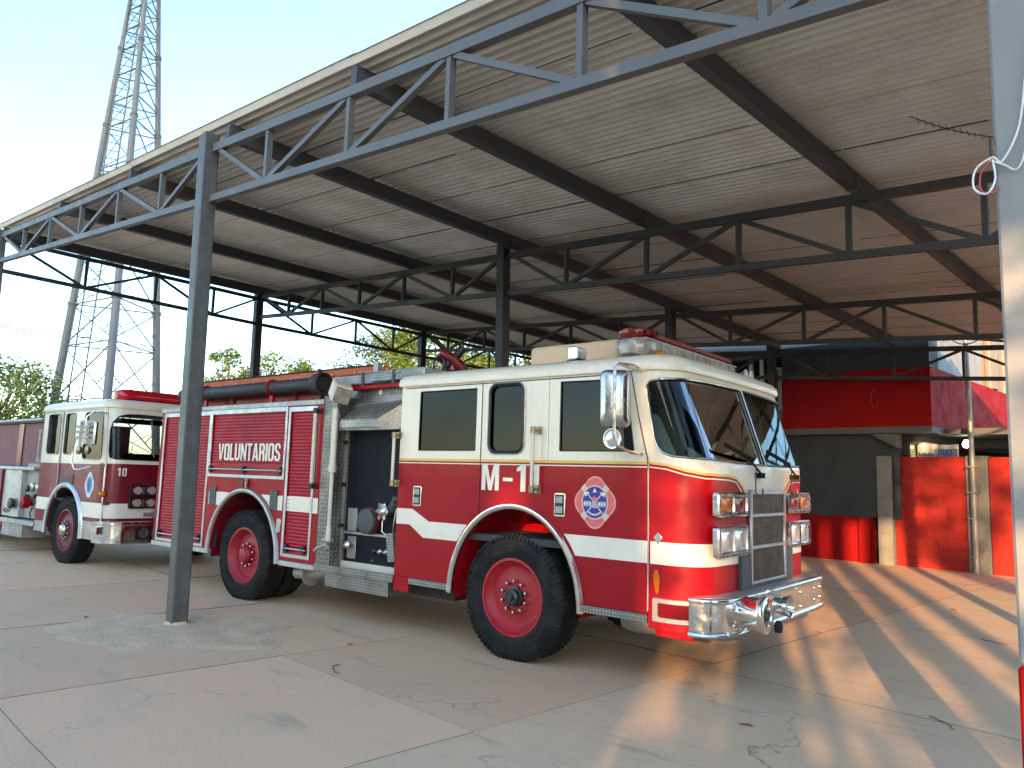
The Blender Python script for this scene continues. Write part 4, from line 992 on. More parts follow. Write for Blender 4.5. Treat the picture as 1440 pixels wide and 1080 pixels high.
def ellipse(cx, cz, a, b, n=24): return [(cx+a*math.cos(2*PI*i/n), cz+b*math.sin(2*PI*i/n)) for i in range(n)]
def badge(parent, cx, cz, a, b, cols, s0=0.0, name='round_crest', full=True):
    outl = []
    for i in range(64):
        t = 2*PI*i/64; q = abs(math.cos(2*t)); r = .80 + .20*q**1.4
        if abs(math.sin(2*t)) > .93: r += .045
        outl.append((cx+a*r*math.cos(t), cz+b*r*math.sin(t)))
    fn = side(s0); sc_ = lambda k: [(cx+(x-cx)*k, cz+(z-cz)*k) for x, z in outl]
    rt = plate(name, [outl], .0015, fn, cols['edge'], parent, out=.0030)
    plate('crest_field', [sc_(.94)], .001, fn, cols['field'], rt, out=.0042)
    mb = []
    for k in range(4):
        t = PI/4+PI/2*k; d = Vector((math.cos(t)*a, math.sin(t)*b)).normalized(); e = Vector((-d.y, d.x)); c0 = Vector((cx+a*.60*math.cos(t), cz+b*.60*math.sin(t))); c1 = Vector((cx+a*.83*math.cos(t), cz+b*.83*math.sin(t)))
        w0 = a*.11; plate('crest_tab', [[tuple(c0-e*w0), tuple(c1-e*w0*1.3), tuple(c1+d*a*.03), tuple(c1+e*w0*1.3), tuple(c0+e*w0)][::1]], .001, fn, cols['tab'], rt, out=.0054)
    plate('crest_ring', [ellipse(cx, cz, a*.64, b*.66, 32)], .001, fn, cols['ring'], rt, out=.0066)
    plate('crest_disc', [ellipse(cx, cz, a*.58, b*.60, 32)], .001, fn, cols['disc'], rt, out=.0078)
    if not full:
        mk = MB()
        for (u, v, w, h) in ((-.3,-.1,.6,.16), (-.1,-.45,.2,.9), (-.28,.2,.56,.1)): mk.box(cx+a*u, cx+a*(u+w), s0-.0098, s0-.0079, cz+b*v, cz+b*(v+h))
        mk.build('crest_mark', cols['mark'], rt); return rt
    m1 = MB()
    for sgn in (-1, 1):       # crossed axes
        p, q = Vector((cx-sgn*a*.40, s0-.0088, cz-b*.42)), Vector((cx+sgn*a*.36, s0-.0088, cz+b*.34)); m1.bar(p, q, a*.035, .002, (0, 1, 0))
        hx, hz = cx+sgn*a*.36, cz+b*.30
        vs = [(hx-sgn*a*.02, hz+b*.10), (hx+sgn*a*.16, hz+b*.06), (hx+sgn*a*.10, hz-b*.10), (hx+sgn*a*.0, hz-b*.02), (hx-sgn*a*.12, hz+b*.06)]
        n = len(m1.v); m1.v += [(x, s0-.0094, z) for x, z in vs]; m1.f.append(tuple(range(n, n+5)))
    n = len(m1.v); m1.v += [(x, s0-.0094, z) for x, z in ((cx-a*.09, cz+b*.38), (cx+a*.09, cz+b*.38), (cx+a*.05, cz+b*.46), (cx, cz+b*.55), (cx-a*.05, cz+b*.46))]; m1.f.append(tuple(range(n, n+5)))
    for k in range(7):        # lower row of small letters, only as bars
        t = PI*1.5 + (k-3)*.20; x, z = cx+a*.45*math.cos(t), cz+b*.47*math.sin(t); m1.box(x-a*.03, x+a*.03, s0-.0096, s0-.0080, z-b*.035, z+b*.035)
    for sgn in (-1, 1):       # band left and right of the hub
        for k in range(3):
            x = cx+sgn*a*(.22+.13*k); m1.box(x-a*.045, x+a*.045, s0-.0096, s0-.0080, cz-b*.11, cz+b*.0)
        m1.box(cx+sgn*a*.16, cx+sgn*a*.54, s0-.0096, s0-.0080, cz+b*.015, cz+b*.035); m1.box(cx+sgn*a*.16, cx+sgn*a*.54, s0-.0096, s0-.0080, cz-b*.15, cz-b*.13)
    m1.build('crest_mark', cols['mark'], rt)
    plate('crest_hub', [ellipse(cx, cz-b*.08, a*.14, b*.15, 20)], .001, fn, cols['hub'], rt, out=.0102)
    plate('crest_flame', [[(cx-a*.12, cz+b*.08), (cx+a*.12, cz+b*.08), (cx+a*.13, cz+b*.22), (cx+a*.06, cz+b*.17), (cx, cz+b*.27), (cx-a*.06, cz+b*.17), (cx-a*.13, cz+b*.22)]], .001, fn, cols['flame'], rt, out=.0112)
    return rt
PINK = mat('crest_pink', (0.70, 0.15, 0.12), 0.5, 0, 0.15, 25); PEACH = mat('crest_edge', (0.85, 0.36, 0.30), 0.5, 0, 0.05); TAB = mat('crest_tab', (0.62, 0.55, 0.40), 0.5, 0, 0.05)
CBLUE = mat('crest_blue', (0.035, 0.03, 0.23), 0.45, 0, 0.1); LBLUE = mat('crest_light_blue', (0.10, 0.28, 0.50), 0.45, 0, 0.15, 20); CGREY = mat('crest_grey', (0.42, 0.38, 0.42), 0.5)
CR1 = dict(edge=PEACH, field=PINK, tab=TAB, ring=mat('crest_ring', (0.75, 0.45, 0.45), 0.5), disc=CBLUE, mark=WHITE, hub=CGREY, flame=PINK)
CR2 = dict(edge=mat('crest_white', (0.78, 0.80, 0.76), .5), field=mat('crest_white_field', (0.70, 0.72, 0.66), .5), tab=mat('crest_pale', (0.6, 0.7, 0.72), .5), ring=LBLUE, disc=LBLUE, mark=CBLUE, hub=CGREY, flame=LBLUE)

# ---------------------------------------------------------------- ENGINE M-11
E1 = thing('fire_engine', (-4.8228, 4.8045, 0), 'red and white fire engine marked M-11 and VOLUNTARIOS in front', 'fire engine', 'fire engines under the carport', math.radians(7))
W1 = 2.44
S1 = Shell(1.47, .28, W1, .235, 1.74, 2.45, .95, 1.60, .03)
tc = S1.tc; mir = lambda lp: [(S1.tot - t, z) for t, z in lp][::-1]
AX, AZ, AA, AB = -.05, .50, .71, .81
def both(name, loops, m, parent=E1, near_only=False, **k):
    o = shell_plate(S1, name, loops, m, parent, **k)
    if not near_only: shell_plate(S1, name, [mir(l) for l in loops], m, parent, **k)
    return o
zs = .575
ar = arch(AX, AZ, AA, AB, 24)
cut_t = -.46
ic = min(range(len(ar)), key=lambda i: abs(ar[i][0]-cut_t)); zc_ = AZ + AB*math.sqrt(1-((cut_t-AX)/AA)**2)
arR = [p for p in ar if p[0] > cut_t and p[1] > zs]; arL = [p for p in ar if p[0] < cut_t and p[1] > zs]
xr_ = AX + AA*math.sqrt(1-((zs-AZ)/AB)**2); xl_ = 2*AX - xr_
g_ = .004
rear_low = both('rear_door', [[(-1.56, zs), (xl_, zs)] + arL[::-1] + [(cut_t-g_, zc_), (cut_t-g_, 1.74), (-1.56, 1.74)]], RED, bevel=.003)
rear_up = both('rear_door', [[(-1.56, 1.742), (cut_t-g_, 1.742), (cut_t-g_, 2.475), (-1.56, 2.475)], [(-1.29, 1.825), (-.53, 1.825), (-.53, 2.415), (-1.29, 2.415)]], CREAM, bevel=.003)
both('crew_panel', [[(cut_t+g_, zc_+.0)] + arR[::-1] + [(xr_, zs), (1.30-g_, zs), (1.29-g_, 1.74), (cut_t+g_, 1.74)]], RED, bevel=.003)
both('crew_panel', [[(cut_t+g_, 1.742), (.31, 1.742), (.31, 2.475), (cut_t+g_, 2.475)], rrect(-.36, .035, 1.815, 2.43, .075)], CREAM, bevel=.003)
fd = both('front_door', [[(.316, 1.742), (1.29-g_, 1.742), (1.22-g_, 2.475), (.316, 2.475)], [(.435, 1.825), (1.175, 1.825), (1.135, 2.415), (.435, 2.425)]], CREAM, bevel=.003)
# nose: red cheeks, cream brow, red skirt
curve = [(1.30, 1.74), (1.45, 1.725), (1.60, 1.685), (1.75, 1.662), (2.10, 1.655), (2.22, 1.64), (2.31, 1.60), (2.38, 1.55), (2.425, 1.49), (2.44, 1.42)]
both('nose_cheek', [[(1.30+g_, zs-.10), (2.44, zs-.10), (2.44, 1.42)] + curve[::-1][1:-1] + [(1.29+g_, 1.738)]], RED, zc=False)
WSL = [(1.395, 1.93), (1.41, 1.86), (1.45, 1.815), (1.52, 1.79), (1.65, 1.78), (2.20, 1.765), (tc-.022, 1.755), (tc-.022, 2.425), (2.2, 2.42), (1.60, 2.40), (1.50, 2.385), (1.45, 2.35), (1.425, 2.27)]
brow = [(1.29+g_, 1.742)] + [(a, b+.0015) for a, b in curve[1:]] + [(2.44, 1.40), (tc, 1.40), (tc, 2.475), (1.225+g_, 2.475)]
nose = both('nose_brow', [brow, WSL[::-1]], CREAM)
gl_ = both('windshield', [WSL], GLASSWS, th=.006, out=-.012)
# rubber gaskets round the glass
def gasket(loop, parent, m=BLACK, r=.010, sh=S1, out=.003):
    L2 = loop + [loop[0]]; pts = []
    for a, b in zip(L2[:-1], L2[1:]):
        n = max(1, int(math.hypot(b[0]-a[0], b[1]-a[1])/.06))
        for i in range(n): pts.append(sh(a[0]+(b[0]-a[0])*i/n, a[1]+(b[1]-a[1])*i/n, out))
    mb = MB(); mb.tube(pts + [pts[0]], r, 6, caps=False); return mb.build('gasket', m, parent, smooth=True)
gasket(WSL, gl_); gasket([(a, b) for a, b in [(S1.tot-t, z) for t, z in WSL]], gl_)
gk = gasket(WSL, gl_, CHROME, .004, out=.014)
for lp, holder, sq in (([(-1.29, 1.825), (-.53, 1.825), (-.53, 2.415), (-1.29, 2.415)], rear_up, 1), (rrect(-.36, .035, 1.815, 2.43, .075), None, 0), ([(.435, 1.825), (1.175, 1.825), (1.135, 2.415), (.435, 2.425)], fd, 1)):
    w = both('side_window', [[(x, z) for x, z in lp]], GLASSDK, th=.006, out=-.016)
    gasket(lp, w, BLACK, .008 if sq else .016, out=-.006 if sq else .004)
    if not sq: gasket(rrect(-.378, .053, 1.797, 2.448, .09), w, ALU, .006, out=.006)
cab_roof(S1, -1.56, 2.475, E1, CREAM)
# drip groove
both('drip_rail', [[(-1.5, 2.452), (1.20, 2.452), (1.20, 2.462), (-1.5, 2.462)]], BLACK, th=.002, out=.0025)
# cab back, floor, bulkheads, liner
MB().box(-1.555, -1.52, .03, W1-.03, zs, 2.47).build('cab_rear_wall', CREAM, E1)
MB().box(-1.5, 1.45, .04, W1-.04, 1.00, 1.06).box(-1.5, .9, .04, W1-.04, 2.44, 2.47).box(-1.51, -1.5, .04, W1-.04, 1.06, 2.44).build('cab_lining', INTERIOR, E1)
MB().box(1.02, 1.55, .25, W1-.25, 1.45, 1.68).box(-.3, 1.0, 1.0, 1.44, 1.06, 1.70).build('dashboard', INTERIOR, E1, bevel=.03)
for y, m in ((.50, PALEBLUE), (1.80, INTERIOR)):
    st = MB().box(.25, .78, y-.25, y+.25, 1.30, 1.45).build('cab_seat', m, E1, bevel=.04)
    st2 = MB(); st2.bar((.30, y, 1.45), (.16, y, 2.12), .46, .12, (1, 0, 0)); st2.build('seat_back', m, st, bevel=.04)
mb = MB(); mb.tube([(.96+.09*math.cos(a)*-1*.5, 1.80+.23*math.cos(a), 1.78+.21*math.sin(a)) for a in [2*PI*i/28 for i in range(29)]], .016, 6, caps=False); mb.bar((.96, 1.59, 1.78), (.96, 2.01, 1.78), .03, .02); mb.tube([(.96, 1.8, 1.78), (1.2, 1.8, 1.5)], .03, 8); mb.build('steering_wheel', BLACK, E1, smooth=True)
# pale panels standing in for sky reflections in the windshield
bd = plate('sky_reflection_panel', [[(.30, 1.60), (.86, 1.60), (.84, 1.72), (.74, 1.86), (.62, 2.02), (.52, 2.14), (.44, 2.17), (.37, 2.13), (.33, 2.0)]], .03, lambda u, v, w: Vector((1.18 - .10*(v-1.6) + w, u, v)), PALEBLUE, E1, bevel=.01)
plate('dash_reflection_panel', [[(.80, 1.68), (1.32, 1.68), (1.30, 1.75), (1.15, 1.81), (.98, 1.86), (.84, 1.90)]], .01, lambda u, v, w: Vector((1.30 - .3*(v-1.68) + w, u, v)), PALEBLUE, E1)
jk = MB(); jk.lathe([(.02, .42), (.07, .40), (.11, .30), (.12, .15), (.10, .02), (.04, 0)], (.78, .30, 1.70), 'z', 14)
tag(jk.build('hanging_jacket', ORCLOTH, E1, smooth=True), 'orange cloth bundle inside the cab')
MB().box(.72, .93, .30, .33, 2.08, 2.24).build('red_cloth', REDCLOTH, E1, bevel=.01)
# stripes and pinlines
stripe = [(-1.557, 1.245), (-1.33, 1.245), (-1.10, 1.135), (-.72, 1.135)]
xa = lambda z: AX + (AA+.075)*math.sqrt(max(0, 1-((z-AZ)/(AB+.075))**2))
both('white_stripe', [[(-1.557, 1.09), (-1.36, 1.09), (-1.17, .975), (2*AX-xa(.975), .975), (2*AX-xa(1.05), 1.05), (2*AX-xa(1.135), 1.135), (-1.10, 1.135), (-1.33, 1.245), (-1.557, 1.245)]], WHITE, th=.0015, out=.003, zc=False)
both('white_stripe', [[(xa(.96), .96), (1.305, .96), (1.305, 1.13), (xa(1.13), 1.13), (xa(1.05), 1.05)]], WHITE, th=.0015, out=.003, zc=False)
both('white_stripe', [[(1.318, .96), (2.445, .96), (2.445, 1.13), (1.318, 1.13)]], WHITE, th=.0015, out=.003, zc=False)
both('gold_pinline', [[(-1.557, 1.722), (1.283, 1.722), (1.283, 1.746), (-1.557, 1.746)]], GOLD, th=.0012, out=.002, zc=False)
both('white_pinline', [[(-1.557, 1.697), (1.283, 1.697), (1.283, 1.707), (-1.557, 1.707)]], WHITE, th=.0012, out=.002, zc=False)
def offs(c, d): return [(t - (d if i > 5 else 0)*.9, z - d) for i, (t, z) in enumerate(c)]
c0, c1 = [(t, z+.006) for t, z in curve[:-1]], offs(curve, .013)[:-1]
both('gold_pinline', [c0 + c1[::-1]], GOLD, th=.0012, out=.002, zc=False)
c0, c1 = offs(curve, .032)[:-1], offs(curve, .041)[:-1]
both('white_pinline', [c0 + c1[::-1]], WHITE, th=.0012, out=.002, zc=False)
# sill strips
both('tread_sill', [[(-1.34, .515), (xl_-.04, .515), (xl_-.04, .572), (-1.34, .572)]], TREADF, th=.02, out=.006, zc=False)
both('tread_sill', [[(xr_+.05, .515), (1.296, .515), (1.296, .572), (xr_+.05, .572)]], TREADF, th=.02, out=.006, zc=False)
both('rear_skirt', [[(-1.56, .43), (-1.345, .43), (-1.345, .573), (-1.56, .573)]], RED, th=.02, zc=False)
arch_trim('wheel_arch_trim', AX, AZ, AA-.005, AB-.005, .50, .058, .028, CHROME, E1)
wheel_well(AX, AZ, AA, AB, .75, RED, E1)
# lettering, crest and handles
lettering('unit_number', 'M-11', -.435, 1.465, .235, side(0), WHITE, E1, width=.66, gap=.13)
badge(E1, .805, 1.405, .20, .215, CR1)
def latch(f, z):
    b_ = plate('door_handle', [rrect(f-.058, f+.058, z-.10, z+.10, .018)], .012, side(0), CHROME, E1, bevel=.003, out=.010)
    q = MB()
    q.box(f-.045, f+.045, -.0125, -.0105, z-.085, z+.085); q.build('handle_recess', BLACK, b_)
    for dz in (.042, -.042): MB().box(f-.036, f+.036, -.022, -.013, z+dz-.03, z+dz+.03).build('paddle', DULL, b_, bevel=.004)
latch(-1.27, 1.375); latch(.455, 1.37)
handrail(E1, -1.585, 1.49, 1.98, -.06); handrail(E1, .20, 1.49, 2.005, -.075)
# fuel-door latch, amber marker, corner lamp
lk = plate('latch', [[(1.345, 1.16), (1.385, 1.205), (1.425, 1.16), (1.385, 1.11)]], .012, S1, CHROME, E1, bevel=.003, out=.010)
plate('side_marker', [[(1.345, .86), (1.355, .80), (1.37, .74), (1.39, .74), (1.40, .80), (1.40, .86), (1.385, .92), (1.36, .92)]], .012, S1, AMBER, E1, bevel=.003, out=.010)
cl = plate('corner_lamp', [rrect(1.35, 1.70, .535, .71, .015), rrect(1.395, 1.655, .572, .675, .015)], .03, S1, DULL, E1, bevel=.004, out=.03, cuts_u=S1.cuts(1.35, 1.7), smooth=True)
plate('lens', [rrect(1.395, 1.655, .572, .675, .015)], .02, S1, REDLENS, cl, bevel=.004, out=.024, cuts_u=S1.cuts(1.35, 1.7), smooth=True)
# mirror
mm_ = plate('mirror', [rrect(.955, 1.215, 2.0, 2.46, .06)], .05, lambda u, v, w: (lambda bl: Vector((1.10 + (u-1.085)*.80 + .4*(w+bl), -.20 + (u-1.085)*.45 - .9*(w+bl), v)))(.075*max(0, 1-((u-1.085)/.13)**2)**.6*max(0, 1-((v-2.23)/.24)**4)**.5 if w > -.03 else -.01), MIRRORBACK, E1, bevel=.012, cuts_u=[.965+.02*i for i in range(13)], cuts_v=[2.03, 2.1, 2.23, 2.36, 2.43], smooth=True)
mb = MB(); mb.tube([(1.24, .02, 2.475), (1.21, -.12, 2.50), (1.17, -.25, 2.50), (1.15, -.29, 2.46), (1.15, -.295, 2.2), (1.15, -.29, 1.93), (1.16, -.27, 1.86), (1.20, -.12, 1.815), (1.24, .0, 1.80)], .014, 8)
mb.tube([(1.16, -.22, 2.50), (1.22, .0, 2.46)], .01, 6); mb.build('mirror_arm', CHROME, mm_, smooth=True)
mb = MB(); mb.lathe([(.02, .07), (.06, .05), (.078, .0), (.08, -.015), (.070, -.016), (.06, -.008), (.001, -.022)], (1.10, -.22, 1.915), 'y', 24); mb.build('convex_mirror', CHROME, mm_, smooth=True, ang=50)
# grille
fG = S1.fc + S1.r + S1.bow
gx0, gx1, gz0, gz1 = .81, 1.63, .78, 1.545
gr = plate('grille', [rrect(gx0, gx1, gz0+.0, gz1, 0), rrect(gx0+.03, gx1-.03, gz0+.02, gz1-.035, 0)], .03, frontp(fG+.028), ALU, E1, bevel=.003)
MB().box(fG-.03, fG-.02, gx0, gx1, gz0-.02, gz1).build('radiator_core', BLACK, gr)
for z in (1.335, 1.075): MB().box(fG-.005, fG+.032, gx0+.03, gx1-.03, z-.014, z+.014).build('grille_bar', ALU, gr, bevel=.004)
wm = MB()
for k in range(22): y = gx0+.03+(gx1-gx0-.06)*(k+.5)/22; wm.box(fG+.0, fG+.010, y-.005, y+.005, gz0+.02, gz1-.035)
for k in range(40): z = gz0+.02+(gz1-gz0-.055)*(k+.5)/40; wm.box(fG+.002, fG+.008, gx0+.03, gx1-.03, z-.0025, z+.0025)
tag(wm.build('wire_mesh', GRILLE, gr), kind='stuff')
lw = MB().box(fG-.02, fG+.022, .62, gx0+.02, .70, 1.02).box(fG-.02, fG+.022, gx1-.02, 1.82, .70, 1.06).box(fG-.02, fG+.018, gx0+.02, gx1-.02, .60, .79).build('radiator_shroud', GREYBOX, E1, bevel=.006)
nm = MB(); nm.tube([(fG+.005, 1.715+.022*math.cos(a), 1.12+.038*math.sin(a)) for a in [2*PI*i/20 for i in range(21)]], .004, 5, caps=False); nm.build('oval_badge', BLACK, E1)
for z0, z1, ls in ((1.335, 1.525, (AMBER, REDLENS)), (1.035, 1.265, (CLEARLENS, CLEARLENS))):
    lamp_unit(E1, .13, .74, z0, z1, fG-.02, ls, 'turn_signal' if z0 > 1.2 else 'headlight', .06)
    lamp_unit(E1, W1-.74, W1-.13, z0, z1, fG-.02, ls[::-1], 'turn_signal' if z0 > 1.2 else 'headlight', .06)
# wipers
for (y, y2, z2) in ((1.02, .62, 1.885), (1.90, 1.52, 1.87)):
    mb = MB(); mb.box(fG-.01, fG+.05, y-.05, y+.05, 1.645, 1.69); mb.tube([(fG+.04, y, 1.67), (fG+.02, (y+y2)/2+.06, 1.76), (fG-.02, y2+.06, z2-.04)], [.012,.009,.007], 6)
    wp = mb.build('wiper', WIPERB, E1, bevel=.003)
    MB().bar((fG+.0, y2-.28, z2+.01), (fG+.0, y2+.32, z2-.09), .014, .03).build('wiper_blade', WIPERB, wp)
    mb = MB(); mb.tube([(fG+.03, y-.1, 1.73), (fG+.05, y-.17, 1.62), (fG+.045, y-.16, 1.53), (fG+.04, y-.04, 1.475), (fG+.035, y+.03, 1.50), (fG+.03, y+.04, 1.56)], .0055, 5); mb.build('washer_hose', BLACK, wp, smooth=True)
# bumper: plan sweep
bpl = []
for i in range(9): a = PI/2*i/8; bpl.append((1.66+.23*math.sin(a) if i else 1.64, .27-.27*math.cos(a)))
bpl += [(1.90, .7), (1.92, 1.22), (1.93, 1.75)] + [(1.73+.20*math.cos(PI/2*i/8), W1-.27+.27*math.sin(PI/2*i/8)) for i in range(9)]
def sweep(pl, prof, name, m, parent, smooth=True, ang=50):
    vs = []; fs = []; k = len(prof)
    for i, (x, y) in enumerate(pl):
        p, q = pl[max(i-1, 0)], pl[min(i+1, len(pl)-1)]; d = Vector((q[0]-p[0], q[1]-p[1])).normalized(); n_ = (d.y, -d.x)
        for o_, z in prof: vs.append((x + n_[0]*o_, y + n_[1]*o_, z))
    for i in range(len(pl)-1):
        for j in range(k-1): fs.append((i*k+j, i*k+j+1, (i+1)*k+j+1, (i+1)*k+j))
    return mkobj(name, vs, fs, m, parent, smooth, ang=ang)
bum = sweep(bpl, [(-.10, .455), (-.02, .455), (.012, .462), (.022, .478), (.014, .497), (0, .505), (0, .70), (.012, .708), (.018, .725), (.010, .742), (-.02, .752)], 'front_bumper', CHROME, E1)
dv = [(x-.01 if x > 1.8 else x, y, .748) for x, y in bpl]; 
dk = [(x, min(max(y, .02), W1-.02), .748) for x, y in bpl] + [(1.66, W1-.02, .748), (1.66, .02, .748)]
n = len(dk); mkobj('bumper_deck', dk + [(x, y, .735) for x, y, z in dk], [tuple(range(n))] + [tuple(reversed(range(n, 2*n)))] + [(i, (i+1) % n, n+(i+1) % n, n+i) for i in range(n)], DULL, bum)
MB().box(1.4, 1.72, .35, W1-.35, .50, .72).build('bumper_bracket', DARK, bum)
for y, z in ((.24, .67), (.24, .54), (.60, .66), (.60, .54), (1.05, .66), (1.62, .66), (1.62, .54), (2.0, .66), (2.0, .56), (2.16, .66), (2.16, .57)):
    f = min((p for p in bpl), key=lambda p: abs(p[1]-y))[0]
    mb = MB(); mb.lathe([(.016, -.01), (.016, .006), (.010, .014), (.001, .016)], (f+.0, y, z), 'x', 8); mb.build('bumper_bolt', STEEL, bum, smooth=True)
sr = MB(); sr.lathe([(.10, -.02), (.112, .0), (.112, .02), (.122, .03), (.128, .15), (.136, .16), (.138, .195), (.130, .205), (.088, .207), (.082, .19), (.080, .06), (.001, .06)], (1.89, .37, .625), 'x', 32)
sir = tag(sr.build('siren', CHROME, E1, smooth=True, ang=50), 'round chrome siren on the bumper')
mb = MB(); mb.lathe([(.079, .07), (.079, .165), (.001, .165)], (1.89, .37, .625), 'x', 20); mb.build('siren_mouth', BLACK, sir)
mb = MB(); mb.lathe([(.001, .20), (.02, .20), (.034, .185), (.036, .16), (.036, .09)], (1.89, .37, .625), 'x', 20); mb.build('siren_rotor', HUB, sir, smooth=True)
bll = MB(); bll.lathe([(.001, -.10), (.045, -.095), (.066, -.06), (.072, .0), (.080, .04), (.092, .055), (.092, .065), (.08, .062), (.06, .02), (.001, .01)], (2.03, .88, .635), 'x', 28)
be = tag(bll.build('bell', CHROME, E1, smooth=True, ang=50), 'small chrome bell on the bumper'); MB().bar((1.91, .88, .74), (2.02, .88, .70), .04, .03).build('bell_bracket', CHROME, be)
th_ = MB(); th_.lathe([(.001, -.05), (.03, -.05), (.035, .0), (.02, .04), (.001, .045)], (1.97, .95, .46), 'z', 14); th_.build('tow_eye', DARK, E1)
MB().box(1.35, 1.66, .03, .06, .42, .50).build('red_corner_skirt', RED, E1)
# roof gear: light bar, box, spot lamp, horns
lbx = thing('x', (0,0,0), None, None); bpy.data.objects.remove(lbx)
def bar_solid(name, y0, y1, f0, f1, z0, z1, m, parent, taper=.05, top=.0):
    pts = [(f0+taper, z0), (f1-taper, z0), (f1, z0+(z1-z0)*.35), (f1-.01, z0+(z1-z0)*.8), (f1-taper*1.3, z1), (f0+taper*1.3, z1), (f0+.01, z0+(z1-z0)*.8), (f0, z0+(z1-z0)*.35)]
    vs = []; fs = []; ys = [y0, y0+.02, y0+.08, y0+.2, y1-.2, y1-.08, y1-.02, y1]; sc_ = [.35, .62, .88, 1, 1, .88, .62, .35]
    cf, cz = (f0+f1)/2, (z0+z1)/2
    for y, k in zip(ys, sc_): vs += [(cf+(x-cf)*k, y, cz+(z-cz)*(.5+.5*k) if True else z) for x, z in pts]
    n = len(pts)
    for i in range(len(ys)-1):
        for j in range(n): fs.append((i*n+j, i*n+(j+1) % n, (i+1)*n+(j+1) % n, (i+1)*n+j))
    fs += [tuple(range(n)), tuple((len(ys)-1)*n+j for j in reversed(range(n)))]
    return mkobj(name, vs, fs, m, parent, smooth=True, ang=45)
lb1 = bar_solid('light_bar', .20, W1-.20, .80, 1.15, 2.645, 2.815, SMOKE, E1, .05)
bar_solid('light_bar_top', .24, W1-.24, .83, 1.12, 2.795, 2.875, DUSTRED, lb1, .07)
bar_solid('end_dome', .205, .56, .81, 1.14, 2.79, 2.90, REDLENS, lb1, .08)
MB().box(.82, 1.13, .26, W1-.26, 2.788, 2.800).build('bar_seam', DULL, lb1)
for y in (.50, 1.12, 1.74): MB().box(1.146, 1.156, y, y+.02, 2.67, 2.79).build('lens_rib', DULL, lb1)
for y in (.45, 1.22, 1.95):
    q = MB(); q.lathe([(.045, -.03), (.06, -.02), (.062, .01), (.05, .04), (.001, .045)], (1.15, y, 2.655), 'x', 14); q.build('bar_foot_lamp', AMBER if y < 1 else BRASS, lb1, smooth=True, ang=40)
    MB().box(.90, 1.10, y-.04, y+.04, 2.60, 2.66).build('bar_foot', DULL, lb1)
acb = MB().box(-.42, .62, .65, 1.75, 2.62, 2.90).build('roof_box', SUNCREAM, E1, bevel=.05, seg=3, smooth=True)
sp = MB(); sp.box(.33, .42, .24, .42, 2.66, 2.78); spo = sp.build('scene_lamp', CHROME, E1, bevel=.012); MB().box(.421, .43, .255, .405, 2.675, 2.765).build('lens', CLEARLENS, spo); MB().box(.30, .44, .27, .40, 2.615, 2.66).build('lamp_foot', BLACK, spo)
for k, y in enumerate((2.0, 2.14)):
    mb = MB(); mb.lathe([(.02, -.3), (.02, .0), (.035, .06), (.06, .1)], (1.2, y, 2.68), 'x', 12); mb.box(1.1, 1.14, y-.02, y+.02, 2.62, 2.67); mb.build('air_horn', DULL, E1, smooth=True)

# pump bay -------------------------------------------------------
pc = MB().box(-2.84, -2.60, .0, .40, .52, 2.43).build('tread_column', TREAD, E1, bevel=.006)
PS = .18
MB().box(-2.595, -1.565, PS+.06, W1-.02, .50, 2.36).build('pump_housing', DARK, E1)
pn = MB().box(-2.597, -1.565, PS, PS+.055, .62, 2.08).build('pump_panel', NAVY, E1, bevel=.004)
MB().box(-2.598, -2.575, PS-.03, PS-.001, .62, 2.06).build('panel_edge', ALU, pn); MB().box(-2.57, -1.60, PS-.012, PS-.001, .915, .94).build('panel_rail', ALU, pn); MB().box(-2.597, -1.57, PS-.02, PS+.06, .545, .618).build('panel_kick', CREAMTUBE, pn)
for z in (1.0, 1.45, 1.92):
    q = MB(); q.lathe([(.022, 0), (.022, -.045), (.012, -.05)], (-2.585, PS-.03, z), 'y', 10); q.build('panel_knob', BLACK, pn)
mb = MB(); mb.lathe([(.125, .06), (.125, -.03), (.135, -.03), (.135, -.07), (.115, -.085), (.05, -.088), (.001, -.088)], (-2.13, PS-.03, 1.07), 'y', 28)
cap = mb.build('suction_cap', GREYBOX, E1, smooth=True, ang=40); mb = MB(); mb.lathe([(.13, .04), (.142, .03), (.142, -.015), (.128, -.02)], (-2.13, PS-.02, 1.07), 'y', 28); mb.build('red_collar', MAROON, cap, smooth=True)
mb = MB(); mb.lathe([(.055, .06), (.06, -.04), (.078, -.05), (.078, -.085), (.05, -.095), (.025, -.12), (.001, -.12)], (-1.86, PS-.02, 1.19), 'y', 20)
for k in range(6): a = PI/3*k; mb.bar((-1.86, PS-.10, 1.19), (-1.86+.095*math.cos(a), PS-.10, 1.19+.095*math.sin(a)), .03, .025, (0, 1, 0))
mb.build('discharge_valve', STEEL, E1, smooth=True, ang=40)
mb = MB(); mb.tube([(-1.82, PS-.02, 1.20), (-1.74, PS-.05, 1.26), (-1.69, PS-.06, 1.30)], .05, 10); mb.lathe([(.06, 0), (.06, .04), (.001, .05)], (-1.68, PS-.06, 1.31), 'z', 12); mb.build('valve_elbow', GREYBOX, E1, smooth=True, ang=40)
mb = MB(); mb.tube([(-1.90, PS-.06, 1.10), (-1.88, PS-.08, .98), (-1.84, PS-.06, .95)], .005, 5); mb.tube([(-1.70, PS-.06, 1.22), (-1.72, PS-.07, 1.05), (-1.74, PS-.05, .95)], .005, 5); mb.build('cap_chain', STEEL, E1)
